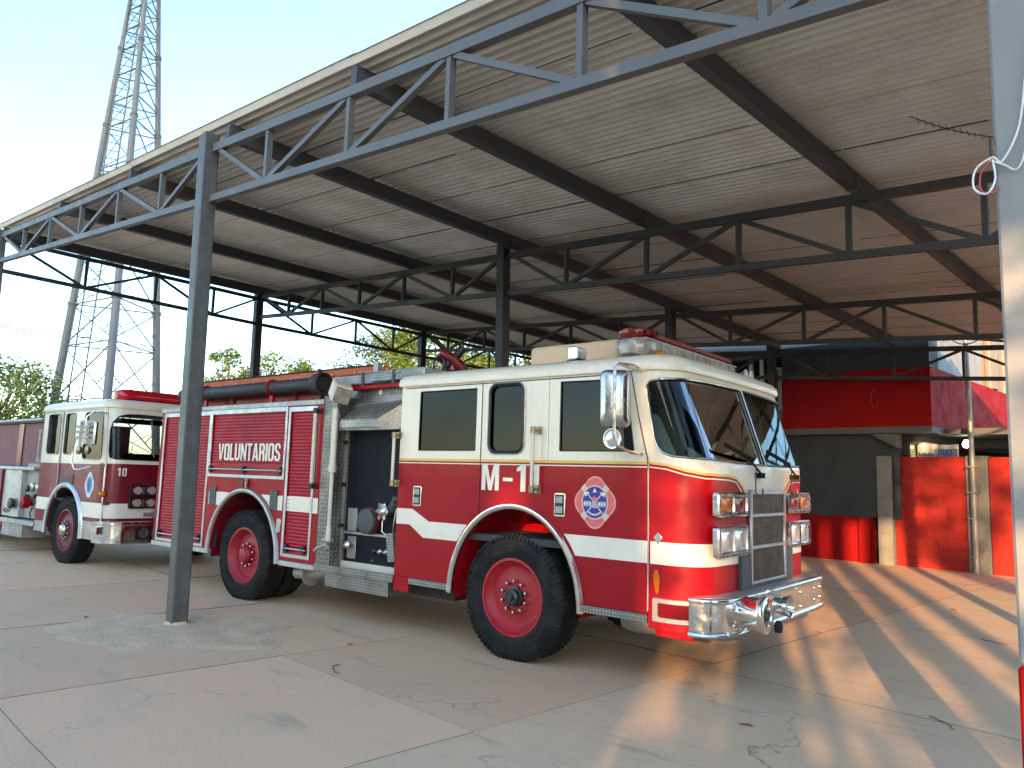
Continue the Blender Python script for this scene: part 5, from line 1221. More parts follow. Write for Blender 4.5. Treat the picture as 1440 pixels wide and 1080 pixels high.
for (x, z, w, h) in ((-2.45, 1.07, .15, .25), (-2.44, .77, .14, .24)):
    q = MB().box(x-w/2, x+w/2, PS-.012, PS-.001, z-h/2, z+h/2).build('name_plate', DULL, pn, bevel=.004)
    for dx, dz in ((-.4, -.42), (.4, -.42), (-.4, .42), (.4, .42)):
        r_ = MB(); r_.lathe([(.008, 0), (.006, -.008)], (x+dx*w, PS-.013, z+dz*h), 'y', 8); r_.build('rivet', STEEL, q)
mb = MB(); mb.lathe([(.035, .02), (.035, -.06), (.05, -.07), (.02, -.10)], (-2.43, PS-.02, .80), 'y', 14); mb.build('drain_valve', STEEL, pn, smooth=True)
for k, (x, m) in enumerate(((-1.95, STEEL), (-1.86, STEEL), (-1.77, RED), (-2.04, BLACK))):
    q = MB(); q.lathe([(.030, .02), (.032, -.03), (.015, -.05), (.001, -.05)], (x, PS-.01, .765), 'y', 12); q.build('gauge_knob', m, pn, smooth=True)
for x in (-2.5, -2.1, -1.7):
    q = MB(); q.lathe([(.010, 0), (.006, -.008)], (x, PS-.001, .66), 'y', 8); q.build('rivet', STEEL, pn)
mb = MB(); mb.bar((-1.68, .08, .98), (-1.63, .08, .70), .10, .12, (0, 1, 0)); mb.build('tread_gusset', TREADF, E1)
# step tray
tr_ = MB(); tr_.box(-2.84, -1.56, -.02, .02, .50, .575).box(-2.84, -1.56, .02, .33, .50, .52).box(-2.84, -2.81, .02, .33, .52, .57).box(-1.59, -1.56, .02, .33, .52, .57).build('running_step', TREADF, E1, bevel=.004)
MB().box(-2.68, -1.66, .02, .50, .345, .498).build('step_box', TREADF, E1, bevel=.006)
# hood over the panel
hd = MB(); hd.add([(-2.52, -.03, 2.07), (-1.90, -.03, 2.07), (-1.90, -.03, 2.155), (-2.52, -.03, 2.155), (-2.44, PS-.01, 2.33), (-1.60, PS-.01, 2.38), (-1.60, PS-.01, 2.07), (-2.58, PS-.01, 2.07)],
                  [(0, 1, 2, 3), (3, 2, 5, 4), (1, 6, 5, 2), (0, 3, 4, 7), (0, 7, 6, 1)])
hood = hd.build('panel_hood', TREADF, E1)
MB().box(-2.597, -1.565, PS, PS+.05, 2.083, 2.50).build('upper_tread_panel', TREAD, E1)
MB().box(-2.48, -1.66, PS-.016, PS-.001, 2.16, 2.44).build('hatch_door', TREADF, E1, bevel=.004)
q = MB(); q.lathe([(.03, 0), (.03, -.02), (.01, -.025)], (-2.08, PS-.001, 2.465), 'y', 10); q.build('hatch_knob', CREAMTUBE, E1)
MB().box(-2.55, -1.57, .0, PS-.002, 2.045, 2.066).build('hood_lip', DULL, E1)
# scene light pole
mb = MB(); mb.tube([(-2.565, -.05, 2.28), (-2.565, -.05, 1.62)], .035, 12); pl_ = mb.build('telescopic_pole', CREAMTUBE, E1, smooth=True)
mb = MB(); mb.tube([(-2.565, -.05, 1.62), (-2.565, -.05, .86)], .022, 10); mb.tube([(-2.565, -.05, 1.66), (-2.565, -.05, 1.58)], .043, 12); mb.tube([(-2.565, -.05, 1.0), (-2.565, -.05, .84)], .03, 10); mb.build('pole_tube', CREAMTUBE, pl_, smooth=True)
for z in (2.2, 1.62, .85): MB().box(-2.66, -2.53, -.06, -.001, z-.02, z+.02).build('pole_clamp', DULL, pl_, bevel=.004)
mb = MB(); mb.tube([(-2.565, -.06, .80), (-2.68, -.09, .76), (-2.74, -.09, .72)], .02, 8); mb.tube([(-2.565, -.06, .80), (-2.52, -.1, .78)], .02, 8); mb.build('pole_latch', DULL, pl_, smooth=True)
fl = MB(); fl.v = []; 
Rm = Matrix.Rotation(math.radians(26), 3, 'Y') @ Matrix.Rotation(math.radians(-28), 3, 'Z')
def rb(x0, x1, y0, y1, z0, z1, c): 
    b_ = MB().box(x0, x1, y0, y1, z0, z1); b_.v = [tuple(Rm @ Vector(v) + Vector(c)) for v in b_.v]; return b_
fl = rb(-.13, .13, -.10, .10, -.10, .10, (-2.52, -.03, 2.47)).build('flood_light', CREAMTUBE, E1, bevel=.012)
rb(.131, .138, -.085, .085, -.085, .085, (-2.52, -.03, 2.47)).build('lens', SMOKE, fl); rb(-.115, .115, -.106, -.101, -.085, .085, (-2.52, -.03, 2.47)).build('lamp_back', WHITE, fl)
# rear body ------------------------------------------------------
BX, BA, BB = -4.31, .74, .80
bz0, bz1 = .55, 2.34
arb = [p for p in arch(BX, .50, BA, BB, 24) if p[1] > bz0]; xb = BA*math.sqrt(1-((bz0-.5)/BB)**2)
d1, dv_, d2 = (-6.44, -5.24, .585, 2.31), (-5.19, -3.54, 1.50, 2.315), (-3.46, -2.97, .62, 2.305)
rc = lambda d: [(d[0], d[2]), (d[1], d[2]), (d[1], d[3]), (d[0], d[3])]
body = plate('body_side', [[(-6.55, bz0), (BX-xb, bz0)] + arb[::-1] + [(BX+xb, bz0), (-2.845, bz0), (-2.845, bz1), (-6.55, bz1)], rc(d1), rc(dv_), rc(d2)], .04, side(0), RED, E1, bevel=.003)
for d in (d1, dv_, d2):
    roll_door(E1, d[0], d[1], d[2]-.0, d[3], RED, .016)
    w = .026
    fr = plate('shutter_frame', [[(d[0]-w, d[2]-w), (d[1]+w, d[2]-w), (d[1]+w, d[3]+w), (d[0]-w, d[3]+w)], [(d[0]+.012, d[2]+.012), (d[1]-.012, d[2]+.012), (d[1]-.012, d[3]-.03), (d[0]+.012, d[3]-.03)]], .018, side(0), ALU, E1, bevel=.002, out=.008)
    zb = d[2]+.075
    mb = MB(); mb.tube([(d[0]+.03, -.025, zb), (d[1]-.03, -.025, zb)], .011, 8); lf = mb.build('lift_bar', STEEL, fr, smooth=True)
    for x in ([d[0]+.06, (d[0]+d[1])/2, d[1]-.06] if d is dv_ else [d[0]+.08, d[1]-.08]): MB().box(x-.025, x+.025, -.035, .01, zb-.04, zb+.045).build('bar_clip', BLACK, lf, bevel=.004)
    MB().box(d[0]+.012, d[1]-.012, -.004, .012, d[2]+.012, d[2]+.15).build('bottom_rail', RED, fr) if d is dv_ else None
MB().box(-3.40, -2.99, .0085, .0125, 1.115, 1.29).build('stripe_on_shutter', WHITE, E1)
sl = MB()
for k in range(4): sl.box(-3.44, -2.98, .0045, .0085, 1.117+k*.044, 1.117+k*.044+.037)
[tag(sl.build('white_stripe', WHITE, E1))]
xb2 = lambda z: (BA+.07)*math.sqrt(max(0, 1-((z-.5)/(BB+.07))**2))
for lp in ([(-5.14, 1.115), (BX-xb2(1.115), 1.115), (BX-xb2(1.20), 1.20), (BX-xb2(1.285), 1.285), (-5.14, 1.285)], [(BX+xb2(1.115), 1.115), (-3.515, 1.115), (-3.515, 1.285), (BX+xb2(1.285), 1.285), (BX+xb2(1.20), 1.20)], [(-2.94, 1.115), (-2.848, 1.115), (-2.848, 1.285), (-2.94, 1.285)]):
    plate('white_stripe', [lp], .0015, side(0), WHITE, E1, out=.003)
lettering('body_lettering', 'VOLUNTARIOS', -5.005, 1.69, .215, side(.012), WHITE, E1, width=1.37, gap=.05, th=.004, out=.006)
arch_trim('wheel_arch_trim', BX, .50, BA-.005, BB-.005, .50, .058, .028, ALU, E1)
wheel_well(BX, .50, BA, BB, .9, MAROON, E1)
for x in (-5.035, -3.685):
    bx_ = MB().box(x-.072, x+.072, -.018, -.001, 1.115, 1.345).build('reflector_plate', GREYBOX, E1, bevel=.004)
    for sx in (-.05, .05):
        for sz in (1.14, 1.32): 
            q = MB(); q.lathe([(.007, 0), (.005, -.005)], (x+sx, -.019, sz), 'y', 6); q.build('screw', STEEL, bx_)
mk_ = MB().box(-4.40, -4.24, -.05, -.001, 1.34, 1.47).build('marker_lamp', CHROME, E1, bevel=.012); MB().box(-4.39, -4.265, -.062, -.051, 1.35, 1.46).build('lens', REDLENS, mk_, bevel=.004)
fu = plate('fuel_latch', [rrect(-3.60, -3.52, .86, 1.02, .02)], .012, side(0), CHROME, E1, bevel=.003, out=.012)
for x0, x1 in ((-6.56, BX-xb-.06), (BX+xb+.06, -2.845)): MB().box(x0, x1, -.012, .03, .49, .549).build('body_sill', ALU, E1, bevel=.004)
tt_ = MB().box(-6.56, -2.84, -.012, .30, 2.342, 2.405).build('top_trim', TREADF, E1, bevel=.006)
MB().box(-6.55, -2.845, .04, W1-.04, .60, 2.36).build('body_core', RED, E1) if False else None
MB().box(-6.55, -6.51, .0, W1, .50, 2.38).build('body_rear', RED, E1); MB().box(-6.55, -2.845, W1-.03, W1, .55, 2.38).build('body_far_side', RED, E1)
MB().box(-6.5, -2.85, .06, .08, 1.40, 2.33).box(-6.5, -5.0, .06, .08, .56, 1.4).box(-3.5, -2.85, .06, .08, .56, 1.4).build('body_lining', DARK, E1)
MB().box(-6.55, -2.845, .28, W1-.28, 2.36, 2.60).build('hosebed_side', RED, E1)
handrail(E1, -2.925, 1.42, 2.27, -.05, CREAMTUBE, .02, BLACK)
# saddles, hard suction hose, ladder, hose bed cover, rails
mb = MB(); mb.tube([(-6.25, .12, 2.60), (-3.05, .12, 2.605)], .085, 20); hs = tag(mb.build('suction_hose', HOSE, E1, smooth=True), 'black hard suction hose laid along the roof edge')
mb = MB(); mb.lathe([(.095, .17), (.12, .15), (.13, .06), (.132, .0), (.112, -.004), (.105, .02), (.085, .07), (.001, .08)], (-3.02, .12, 2.605), 'x', 28); mb.v = [(2*-3.02 - x, y, z) for x, y, z in mb.v]; cpl = mb.build('hose_coupling', HOSE, hs, smooth=True, ang=40)
for a in (math.radians(100), math.radians(280)): MB().bar((-3.08, .12+.13*math.cos(a), 2.605+.13*math.sin(a)), (-3.10, .12+.175*math.cos(a), 2.605+.175*math.sin(a)), .04, .03).build('coupling_lug', HOSE, cpl)
for x in (-5.6, -4.05): 
    mb = MB(); mb.tube([(x, .12+.093*math.cos(t), 2.605+.093*math.sin(t)) for t in [2*PI*i/20 for i in range(21)]], .014, 6, caps=False); mb.box(x-.03, x+.03, .10, .14, 2.40, 2.53); mb.build('hose_saddle', RED, hs)
for x in (-5.2, -3.8, -3.3): MB().box(x-.04, x+.04, .255, .28, 2.405, 2.58).build('rail_bracket', FADED, E1)
ld = MB().box(-6.45, -2.45, .42, .46, 2.735, 2.82).box(-6.45, -2.45, .86, .90, 2.735, 2.82).build('ladder', ORANGE, E1, bevel=.006)
MB().box(-6.45, -2.45, .415, .465, 2.822, 2.838).build('ladder_cap', DARK, ld); MB().box(-2.50, -2.42, .40, .47, 2.72, 2.85).build('ladder_clamp', DULL, ld)
mb = MB(); mb.tube([(-2.32+.05*math.cos(t), .44, 2.76+.05*math.sin(t)) for t in [2*PI*i/18 for i in range(19)]], .016, 6, caps=False); mb.build('ladder_roller', ORANGE, ld)
mb = MB()
for k in range(13): MB().box(-6.3+.3*k-.016, -6.3+.3*k+.016, .46, .86, 2.75, 2.78).build('rung', ORANGE, ld)
for k in range(9): 
    q = MB(); q.lathe([(.012, 0), (.008, -.01)], (-6.2+.42*k, .415, 2.755), 'y', 8); q.build('ladder_rivet', STEEL, ld)
MB().box(-6.5, -2.2, .36, W1-.36, 2.605, 2.72).build('hosebed_cover', DULL, E1, bevel=.01)
MB().box(-2.45, -1.60, .34, W1-.34, 2.62, 2.74).build('hosebed_tray', TREADF, E1, bevel=.006)
MB().box(-2.5, -1.60, .10, .16, 2.50, 2.545).build('red_rail', RED, E1, bevel=.008)
mb = MB(); mb.tube([(-2.42, .13, 2.70), (-1.75, .13, 2.66)], .012, 6); mb.build('grab_bar', DULL, E1)
for x in (-2.35, -1.85): 
    q = MB(); q.tube([(x, .13, 2.54), (x, .13, 2.70)], .02, 8); q.build('rail_post', GREYBOX, E1)
MB().box(-2.45, -1.58, .36, W1-.36, 2.36, 2.61).build('pump_top', DARK, E1)
# deck gun
dg = MB(); dg.lathe([(.12, -.25), (.12, .02), (.16, .04), (.16, .12), (.10, .18), (.06, .2)], (-1.98, 1.20, 2.78), 'z', 20); dgo = tag(dg.build('deck_gun', MAROON, E1, smooth=True, ang=40), 'red deck gun with black nozzle')
mb = MB(); mb.tube([(-2.02, 1.16, 2.92), (-2.08, 1.06, 2.98), (-1.98, 1.02, 3.02), (-1.82, 1.04, 2.93), (-1.78, 1.12, 2.84)], .055, 12); mb.build('gun_elbow', MAROON, dgo, smooth=True)
mb = MB(); mb.tube([(-1.98, 1.06, 2.86), (-1.86, 1.10, 2.98), (-1.76, 1.14, 3.08)], [.065, .05, .045], 14); mb.build('gun_nozzle', BLACK, dgo, smooth=True)
mb = MB(); mb.tube([(-2.03+.09*math.cos(t), 1.0, 2.88+.09*math.sin(t)) for t in [2*PI*i/18 for i in range(19)]], .014, 6, caps=False); mb.build('gun_handwheel', BLACK, dgo)
# wheels, axles, underbody
make_tyre('front_tyre', .55, .33, E1, (-.07, .185, .535), RIMRED, True, hub='oil', deep=.055, tread='lug')
make_tyre('front_tyre', .55, .33, E1, (-.07, W1-.185, .535), RIMRED, False)
make_tyre('rear_tyre', .545, .28, E1, (-4.31, .16, .53), RIMRED, True, dual=True, deep=.075, hubm=RIMRED, hub='axle', tread='lug')
make_tyre('rear_tyre', .545, .28, E1, (-4.31, W1-.16, .53), RIMRED, False, dual=True, deep=.075, hubm=RIMRED, hub='axle')
chassis(E1, -6.4, 1.4, W1)
mb = MB(); mb.tube([(-.07, .3, .53), (-.07, W1-.3, .53)], .07, 10); mb.tube([(-4.31, .5, .53), (-4.31, W1-.5, .53)], .09, 12); mb.lathe([(.001, -.2), (.2, -.05), (.2, .1), (.001, .25)], (-4.31, W1/2, .53), 'x', 16); mb.build('axle', DARK, E1, smooth=True)
mb = MB(); mb.tube([(-3.42, .20, .40), (-3.15, .22, .42), (-2.9, .35, .45), (-2.3, .7, .5)], .07, 14, caps=False); mb.tube([(-3.42, .2, .40), (-3.40, .2, .40)], .065, 14); ex = mb.build('exhaust_pipe', DULL, E1, smooth=True)
mb = MB(); mb.lathe([(.07, 0), (.14, .005), (.14, .02), (.07, .025)], (-3.18, .215, .415), 'x', 16); mb.build('exhaust_flange', DULL, ex)
for x in (-.95, 1.0): 
    mb = MB(); mb.lathe([(.001, -.16), (.09, -.15), (.10, .0), (.09, .15), (.001, .16)], (x, .45, .43), 'x', 14); mb.build('air_tank', DULL, E1, smooth=True)
MB().box(-1.5, -.9, .2, .7, .38, .60).build('battery_box', DARK, E1); MB().box(.8, 1.3, .3, 2.1, .52, .9).build('engine_sump', DARK, E1)
mb = MB(); mb.tube([S1(1.30, .60, .004), S1(1.30, 1.2, .004), S1(1.295, 1.73, .004)], .0065, 6); mb.build('door_hinge', DULL, E1, smooth=True)
mb = MB(); mb.tube([S1(1.293, 1.75, .002), S1(1.26, 2.1, .002), S1(1.225, 2.46, .002)], .005, 6); mb.build('door_seal', BLACK, E1, smooth=True)
mb = MB(); mb.tube([S1(-.46, 1.31, .001), S1(-.46, 1.9, .001), S1(-.46, 2.46, .001)], .004, 6); mb.build('door_seal', BLACK, E1, smooth=True)
# ---------------------------------------------------------------- ENGINE 10
E2 = thing('fire_engine', (-13.7187, 3.5171, 0), 'maroon and cream fire engine number 10 parked at the left', 'fire engine', 'fire engines under the carport', math.radians(7))
W2 = 2.40
S2 = Shell(.98, .27, W2, .13, 1.60, 2.46, .80, 1.25, .02)
mir2 = lambda lp: [(S2.tot - t, z) for t, z in lp][::-1]
def both2(name, loops, m, **k):
    o = shell_plate(S2, name, loops, m, E2, **k); shell_plate(S2, name, [mir2(l) for l in loops], m, E2, **k); return o
X2, Z2, A2, B2 = -.14, .53, .66, .68
zl = .44
ar2 = arch(X2, Z2, A2, B2, 24)
xe = A2
lowR = [(X2+A2, zl)] ; 
W2A = rrect(-1.10, -.60, 1.735, 2.40, .06); W2B = rrect(-.40, -.03, 1.735, 2.40, .06); W2C = rrect(.34, 1.02, 1.665, 2.40, .07)
both2('rear_door', [[(-1.32, 1.582), (-.505, 1.582), (-.505, 2.46), (-1.32, 2.46)], W2A], CREAM, bevel=.003)
both2('front_door', [[(-.495, 1.582), (1.125, 1.582), (1.125, 2.46), (-.495, 2.46)], W2B, W2C], CREAM, bevel=.003)
aL = [p for p in ar2 if p[0] < -.5]; aM = [p for p in ar2 if p[0] >= -.5]
zq = Z2 + B2*math.sqrt(1-((-.5-X2)/A2)**2)
both2('rear_door', [[(-1.32, .62), (X2-A2, .62)] + aL[::-1] + [(-.505, zq), (-.505, 1.58), (-1.32, 1.58)]], MAROON, bevel=.003, zc=False)
both2('front_door', [[(-.495, zq)] + aM[::-1] + [(X2+A2, .72), (1.125, .72), (1.125, 1.58), (-.495, 1.58)]], MAROON, bevel=.003, zc=False)
both2('chrome_skirt', [[(X2+A2+.005, .44), (1.125, .44), (1.125, .715), (X2+A2+.005, .715)]], CHROME, bevel=.003, zc=False)
both2('rear_skirt', [[(-1.32, .44), (X2-A2-.005, .44), (X2-A2-.005, .615), (-1.32, .615)]], DULL, bevel=.003, zc=False)
t2c = S2.tc
both2('nose_cheek', [[(1.135, .60), (t2c, .60), (t2c, 1.60), (1.135, 1.60)]], MAROON, zc=False)
WS2 = [(1.165, 1.78), (1.18, 1.70), (1.25, 1.675), (1.5, 1.67), (t2c-.02, 1.66), (t2c-.02, 2.36), (1.6, 2.375), (1.42, 2.365), (1.30, 2.33), (1.22, 2.24), (1.18, 2.12)]
both2('nose_brow', [[(1.135, 1.602), (t2c, 1.602), (t2c, 2.46), (1.135, 2.46)], WS2[::-1]], CREAM)
g2 = both2('windshield', [WS2], GLASSWS, th=.006, out=-.012)
gasket(WS2, g2, sh=S2)
for lp in (W2A, W2B, W2C):
    w = both2('side_window', [lp], GLASSCL, th=.006, out=-.016); gasket(lp, w, BLACK, .010, sh=S2, out=.0)
    gasket([(x, z) for x, z in lp], w, ALU, .005, sh=S2, out=.010)
cab_roof(S2, -1.32, 2.46, E2, CREAM, hgt=.11, lip=.018)
both2('side_gutter', [[(-1.3, 2.43), (1.0, 2.43), (1.0, 2.445), (-1.3, 2.445)]], DULL, th=.012, out=.012)
mb = MB(); 
for f, z0, z1 in ((-.50, 1.02, 2.42),): mb.tube([(f, -.012, z0), (f, -.012, z1)], .011, 8)
mb.build('door_trim', DULL, E2)
mb = MB(); mb.tube([S2(1.13, .70, .012), S2(1.13, 1.2, .012), S2(1.13, 1.60, .012)], .016, 8); mb.build('corner_trim', CHROME, E2)
both2('white_stripe', [[(X2+A2*1.0+.02, .775), (2.9, .775), (2.9, 1.0), (X2+A2*.86, 1.0)]], WHITE, th=.0015, out=.003, zc=False)
both2('white_stripe', [[(-1.318, .81), (X2-A2*1.0-.02, .81), (X2-A2*.86, 1.01), (-1.318, 1.01)]], WHITE, th=.0015, out=.003, zc=False)
both2('maroon_line', [[(X2+A2+.03, .735), (2.9, .735), (2.9, .757), (X2+A2+.03, .757)]], MAROON, th=.0015, out=.0035, zc=False)
# white stripe of the nose sits in a plain panel above the bumper
arch_trim('wheel_arch_trim', X2, Z2, A2-.005, B2-.005, .44, .085, .03, ALU, E2)
wheel_well(X2, Z2, A2, B2, .7, DARK, E2)
MB().box(-1.315, -1.29, .03, W2-.03, .62, 2.45).build('cab_rear_wall', MAROON, E2) if False else None
rw = plate('cab_rear_wall', [[(.03, .62), (W2-.03, .62), (W2-.03, 2.45), (.03, 2.45)], [(.25, 1.8), (W2-.25, 1.8), (W2-.25, 2.35), (.25, 2.35)]], .03, lambda u, v, w: Vector((-1.29+w, u, v)), MAROON, E2)
MB().box(-1.28, 1.2, .04, W2-.04, .98, 1.02).box(.8, 1.2, .15, W2-.15, 1.3, 1.6).build('cab_floor', INTERIOR, E2)
for y in (.5, 1.75):
    st = MB().box(.0, .5, y-.24, y+.24, 1.2, 1.35).build('cab_seat', INTERIOR, E2, bevel=.03); MB().box(-.08, .05, y-.23, y+.23, 1.35, 2.02).build('seat_back', INTERIOR, st, bevel=.03)
MB().box(-1.2, -.9, .2, W2-.2, 1.2, 1.75).build('crew_bench', INTERIOR, E2, bevel=.03)
# louvres, crest, number
lv = MB().box(-.44, .10, -.006, -.001, 1.19, 1.42).build('louvre_panel', MAROON, E2)
for k in range(5): 
    q = MB(); q.bar((-.42, -.010, 1.225+k*.04), (.08, -.010, 1.225+k*.04), .012, .022); q.build('louvre', GREYBOX, lv)
badge(E2, .70, 1.265, .16, .20, CR2, full=False, name='white_crest')
lettering('unit_number', '10', 1.30, 1.415, .125, S2, WHITE, E2, width=.13, gap=.16)
# headlights: black bezels with chrome lamps
f2 = S2.fc + S2.r
for z0, z1 in ((1.115, 1.285), (.925, 1.095)):
    for y0, y1 in ((.35, .82), (W2-.82, W2-.35)):
        bz = plate('headlight', [rrect(y0, y1, z0, z1, .02), rrect(y0+.03, (y0+y1)/2-.012, z0+.025, z1-.025, .012), rrect((y0+y1)/2+.012, y1-.03, z0+.025, z1-.025, .012)], .05, lambda u, v, w: Vector((f2+.055+w, u, v)), BLACK, E2, bevel=.006)
        for a, b in ((y0+.03, (y0+y1)/2-.012), ((y0+y1)/2+.012, y1-.03)):
            mb = MB(); c = (a+b)/2; mb.lathe([(.001, .0), (.03, .004), (.062, .03)], (f2+.012, c, (z0+z1)/2), 'x', 16); mb.build('lens', CLEARLENS, bz, smooth=True)
            MB().box(f2+.008, f2+.02, a, b, z0+.025, z1-.025).build('reflector', CHROME, bz)
plate('grille', [rrect(.9, W2-.9, .85, 1.38, .02)], .03, frontp(f2+.04), BLACK, E2, bevel=.004)
MB().box(f2+.021, f2+.026, .60, .85, .80, .86).build('licence_strip', DULL, E2)
# bumper
bp2 = [(1.02, -.02)] + [(1.13+.30*math.sin(PI/2*i/8), .28-.30*math.cos(PI/2*i/8)) for i in range(9)] + [(1.43, 1.2)] + [(1.13+.30*math.cos(PI/2*i/8), W2-.28+.30*math.sin(PI/2*i/8)) for i in range(9)] + [(1.02, W2+.02)]
b2 = sweep(bp2, [(-.06, .40), (.0, .40), (.018, .415), (.018, .44), (.0, .45), (0, .68), (.012, .69), (.012, .72), (-.01, .735), (-.10, .735)], 'front_bumper', CHROME, E2)
MB().box(1.415, 1.434, .42, W2-.42, .46, .66).build('bumper_recess', BLACK, b2, bevel=.004)
for y in (.55, .74): 
    mb = MB(); mb.lathe([(.075, .0), (.08, .012), (.06, .016), (.05, .004), (.001, .004)], (1.434, y, .56), 'x', 20); mb.build('fog_lamp', GREYBOX, b2, smooth=True)
mk2 = MB().box(1.16, 1.26, -.05, -.02, .54, .66).build('bumper_marker', CLEARLENS, b2, bevel=.006); MB().box(1.21, 1.262, -.056, -.03, .55, .65).build('lens', REDLENS, mk2)
mb = MB(); c = S2(1.13, 1.14, .02); mb.lathe([(.05, -.02), (.05, .02), (.03, .05), (.001, .055)], tuple(c), 'y', 14); mb.v = [(x, 2*c.y-y, z) for x, y, z in mb.v]; mb.build('turn_signal', AMBER, E2, smooth=True)
# mirrors
mm2 = plate('mirror', [rrect(.86, 1.14, 1.86, 2.24, .03)], .08, lambda u, v, w: Vector((1.0 + (u-1.0)*.8 + .4*w, -.24 + (u-1.0)*.5 - .9*w, v)), CHROME, E2, bevel=.02, smooth=True)
for k in range(3): MB().bar((.90, -.345, 1.98+.08*k), (1.10, -.24, 1.98+.08*k), .012, .03).build('mirror_rib', DULL, mm2)
mb = MB(); mb.tube([(1.12, .0, 2.36), (1.06, -.18, 2.38), (1.02, -.26, 2.30), (1.0, -.28, 1.84)], .012, 8); mb.tube([(.93, -.30, 1.98), (.78, -.30, 1.96), (.70, -.29, 1.86), (.70, -.29, 1.62), (.80, -.28, 1.50), (.98, -.27, 1.50), (1.08, -.15, 1.56), (1.12, .0, 1.60)], .013, 8); mb.build('mirror_arm', CHROME, mm2, smooth=True)
for x in (.93, 1.10): 
    mb = MB(); mb.lathe([(.02, .06), (.06, .03), (.068, -.01), (.05, -.02), (.001, -.03)], (x, -.30+.3*(x-.93), 1.79), 'y', 18); mb.build('convex_mirror', BRASS, mm2, smooth=True)
# roof light bar
lb2 = bar_solid('light_bar', .30, 2.10,   .44, .78, 2.60, 2.80, LIGHTRED, E2, .04)
for y in (.45, 1.0, 1.6): MB().box(.50, .72, y-.06, y+.06, 2.56, 2.615).build('bar_foot', AMBER, lb2, bevel=.01)
for k in range(7): MB().box(.435, .445, .50+.2*k, .515+.2*k, 2.64, 2.76).build('lens_rib', DUSTRED, lb2)
mb = MB(); mb.box(f2+.0, f2+.03, .78, .86, 1.60, 1.64); mb.tube([(f2+.03, .82, 1.62), (f2-.02, .80, 1.80), (f2-.06, .76, 1.98)], .010, 6); wp2 = mb.build('wiper', BLACK, E2); MB().bar((f2-.015, .70, 1.72), (f2-.10, .66, 2.28), .014, .025, (1, 0, 0)).build('wiper_blade', DULL, wp2)
# pump panel, walkway and rear body
pp2 = MB().box(-2.20, -1.33, .12, .30, .60, 1.56).build('pump_panel', DULL, E2, bevel=.006); MB().box(-3.05, -2.21, .04, .30, .60, 1.44).build('side_panel', ALU, E2, bevel=.006)
MB().box(-7.0, -1.60, .0, .55, 1.441, 1.50).build('side_catwalk', ALU, E2, bevel=.01)
MB().box(-2.95, -1.30, -.03, .30, .50, .575).build('running_step', ALU, E2, bevel=.005)
MB().box(-2.80, -1.85, .0, .4, .27, .498).build('step_box', DULL, E2, bevel=.006); MB().box(-1.30, -.85, .02, .3, .45, .61).build('battery_tray', DULL, E2, bevel=.005)
for x, z, r, m in ((-1.95, 1.12, .06, HUB), (-1.72, 1.15, .075, STEEL), (-1.50, 1.14, .07, STEEL), (-2.0, .98, .04, HUB), (-1.6, 1.0, .04, HUB), (-2.45, .84, .10, HUB)):
    mb = MB(); mb.lathe([(r*.7, .05), (r*.75, -.03), (r, -.04), (r, -.075), (r*.5, -.085), (.001, -.085)], (x, .12 if x > -2.2 else .04, z), 'y', 18); mb.build('pump_valve', m, pp2, smooth=True, ang=40)
mb = MB(); mb.lathe([(.06, .06), (.065, -.06), (.10, -.07), (.10, -.17), (.08, -.18), (.001, -.18)], (-1.82, .12, .88), 'y', 20); mb.build('red_cap', RED, pp2, smooth=True, ang=40)
mb = MB(); mb.tube([(-1.9, .10, .98), (-1.7, .06, .92), (-1.5, .08, .86), (-1.42, .1, .78)], .014, 6); mb.tube([(-1.75, .10, .8), (-1.72, .06, .7), (-1.72, .08, .62)], .012, 6); mb.build('drain_line', HUB, pp2)
mb = MB(); mb.tube([(-2.75, .03, .66), (-2.75, -.02, .72), (-2.66, -.02, .74), (-2.62, .03, .69)], .012, 6); mb.build('grab_hook', HUB, pp2)
mb = MB(); mb.bar((-1.62, .14, 1.60), (-1.50, .14, 1.74), .03, .02); mb.build('lever', ALU, pp2)
handrail(E2, -1.40, 1.62, 2.12, -.02, DULL, .014, DULL)
tk = MB().box(-8.2, -2.2, .52, W2-.52, 1.50, 2.34).build('tank_body', FADED, E2, bevel=.01)
for x0, x1 in ((-3.95, -3.72), (-5.4, -5.2), (-2.32, -2.19)): MB().box(x0, x1, .50, .525, 1.502, 2.33).build('tank_rib', MAROON, tk)
MB().box(-8.2, -2.1, .46, .62, 2.345, 2.42).build('tank_rail', DULL, tk, bevel=.012); MB().box(-8.2, -2.5, .36, .45, 2.36, 2.41).build('top_pipe', ALU, tk, bevel=.02)
rb2 = MB().box(-8.2, -3.07, .0, W2, .60, 1.439).build('rear_body', MAROON, E2, bevel=.006)
MB().box(-8.2, -3.08, -.004, -.001, .96, 1.12).build('white_stripe', WHITE, rb2); MB().box(-8.2, -3.07, -.01, .02, .545, .598).build('body_sill', ALU, rb2)
mb = MB(); mb.tube([(-8, .3, .5), (-3.1, .3, .5)], .02, 6); mb.build('under_rail', DARK, rb2)
make_tyre('front_tyre', .535, .31, E2, (-.14, .175, .52), RIMMAR, True, hub='axle', deep=.02, hubm=STEEL)
make_tyre('front_tyre', .535, .31, E2, (-.14, W2-.175, .52), RIMMAR, False)
make_tyre('rear_tyre', .53, .27, E2, (-5.2, .16, .515), RIMMAR, True, dual=True, deep=.075, hub='axle')
make_tyre('rear_tyre', .53, .27, E2, (-5.2, W2-.16, .515), RIMMAR, False, dual=True, deep=.075, hub='axle')
mb = MB(); mb.tube([(-3.1, .2, .36), (-2.9, .2, .36)], .10, 12); mb.lathe([(.001, -.12), (.10, -.10), (.11, .0), (.10, .1), (.001, .12)], (-2.98, .10, .42), 'x', 14); mb.build('air_tank', RED, E2, smooth=True)
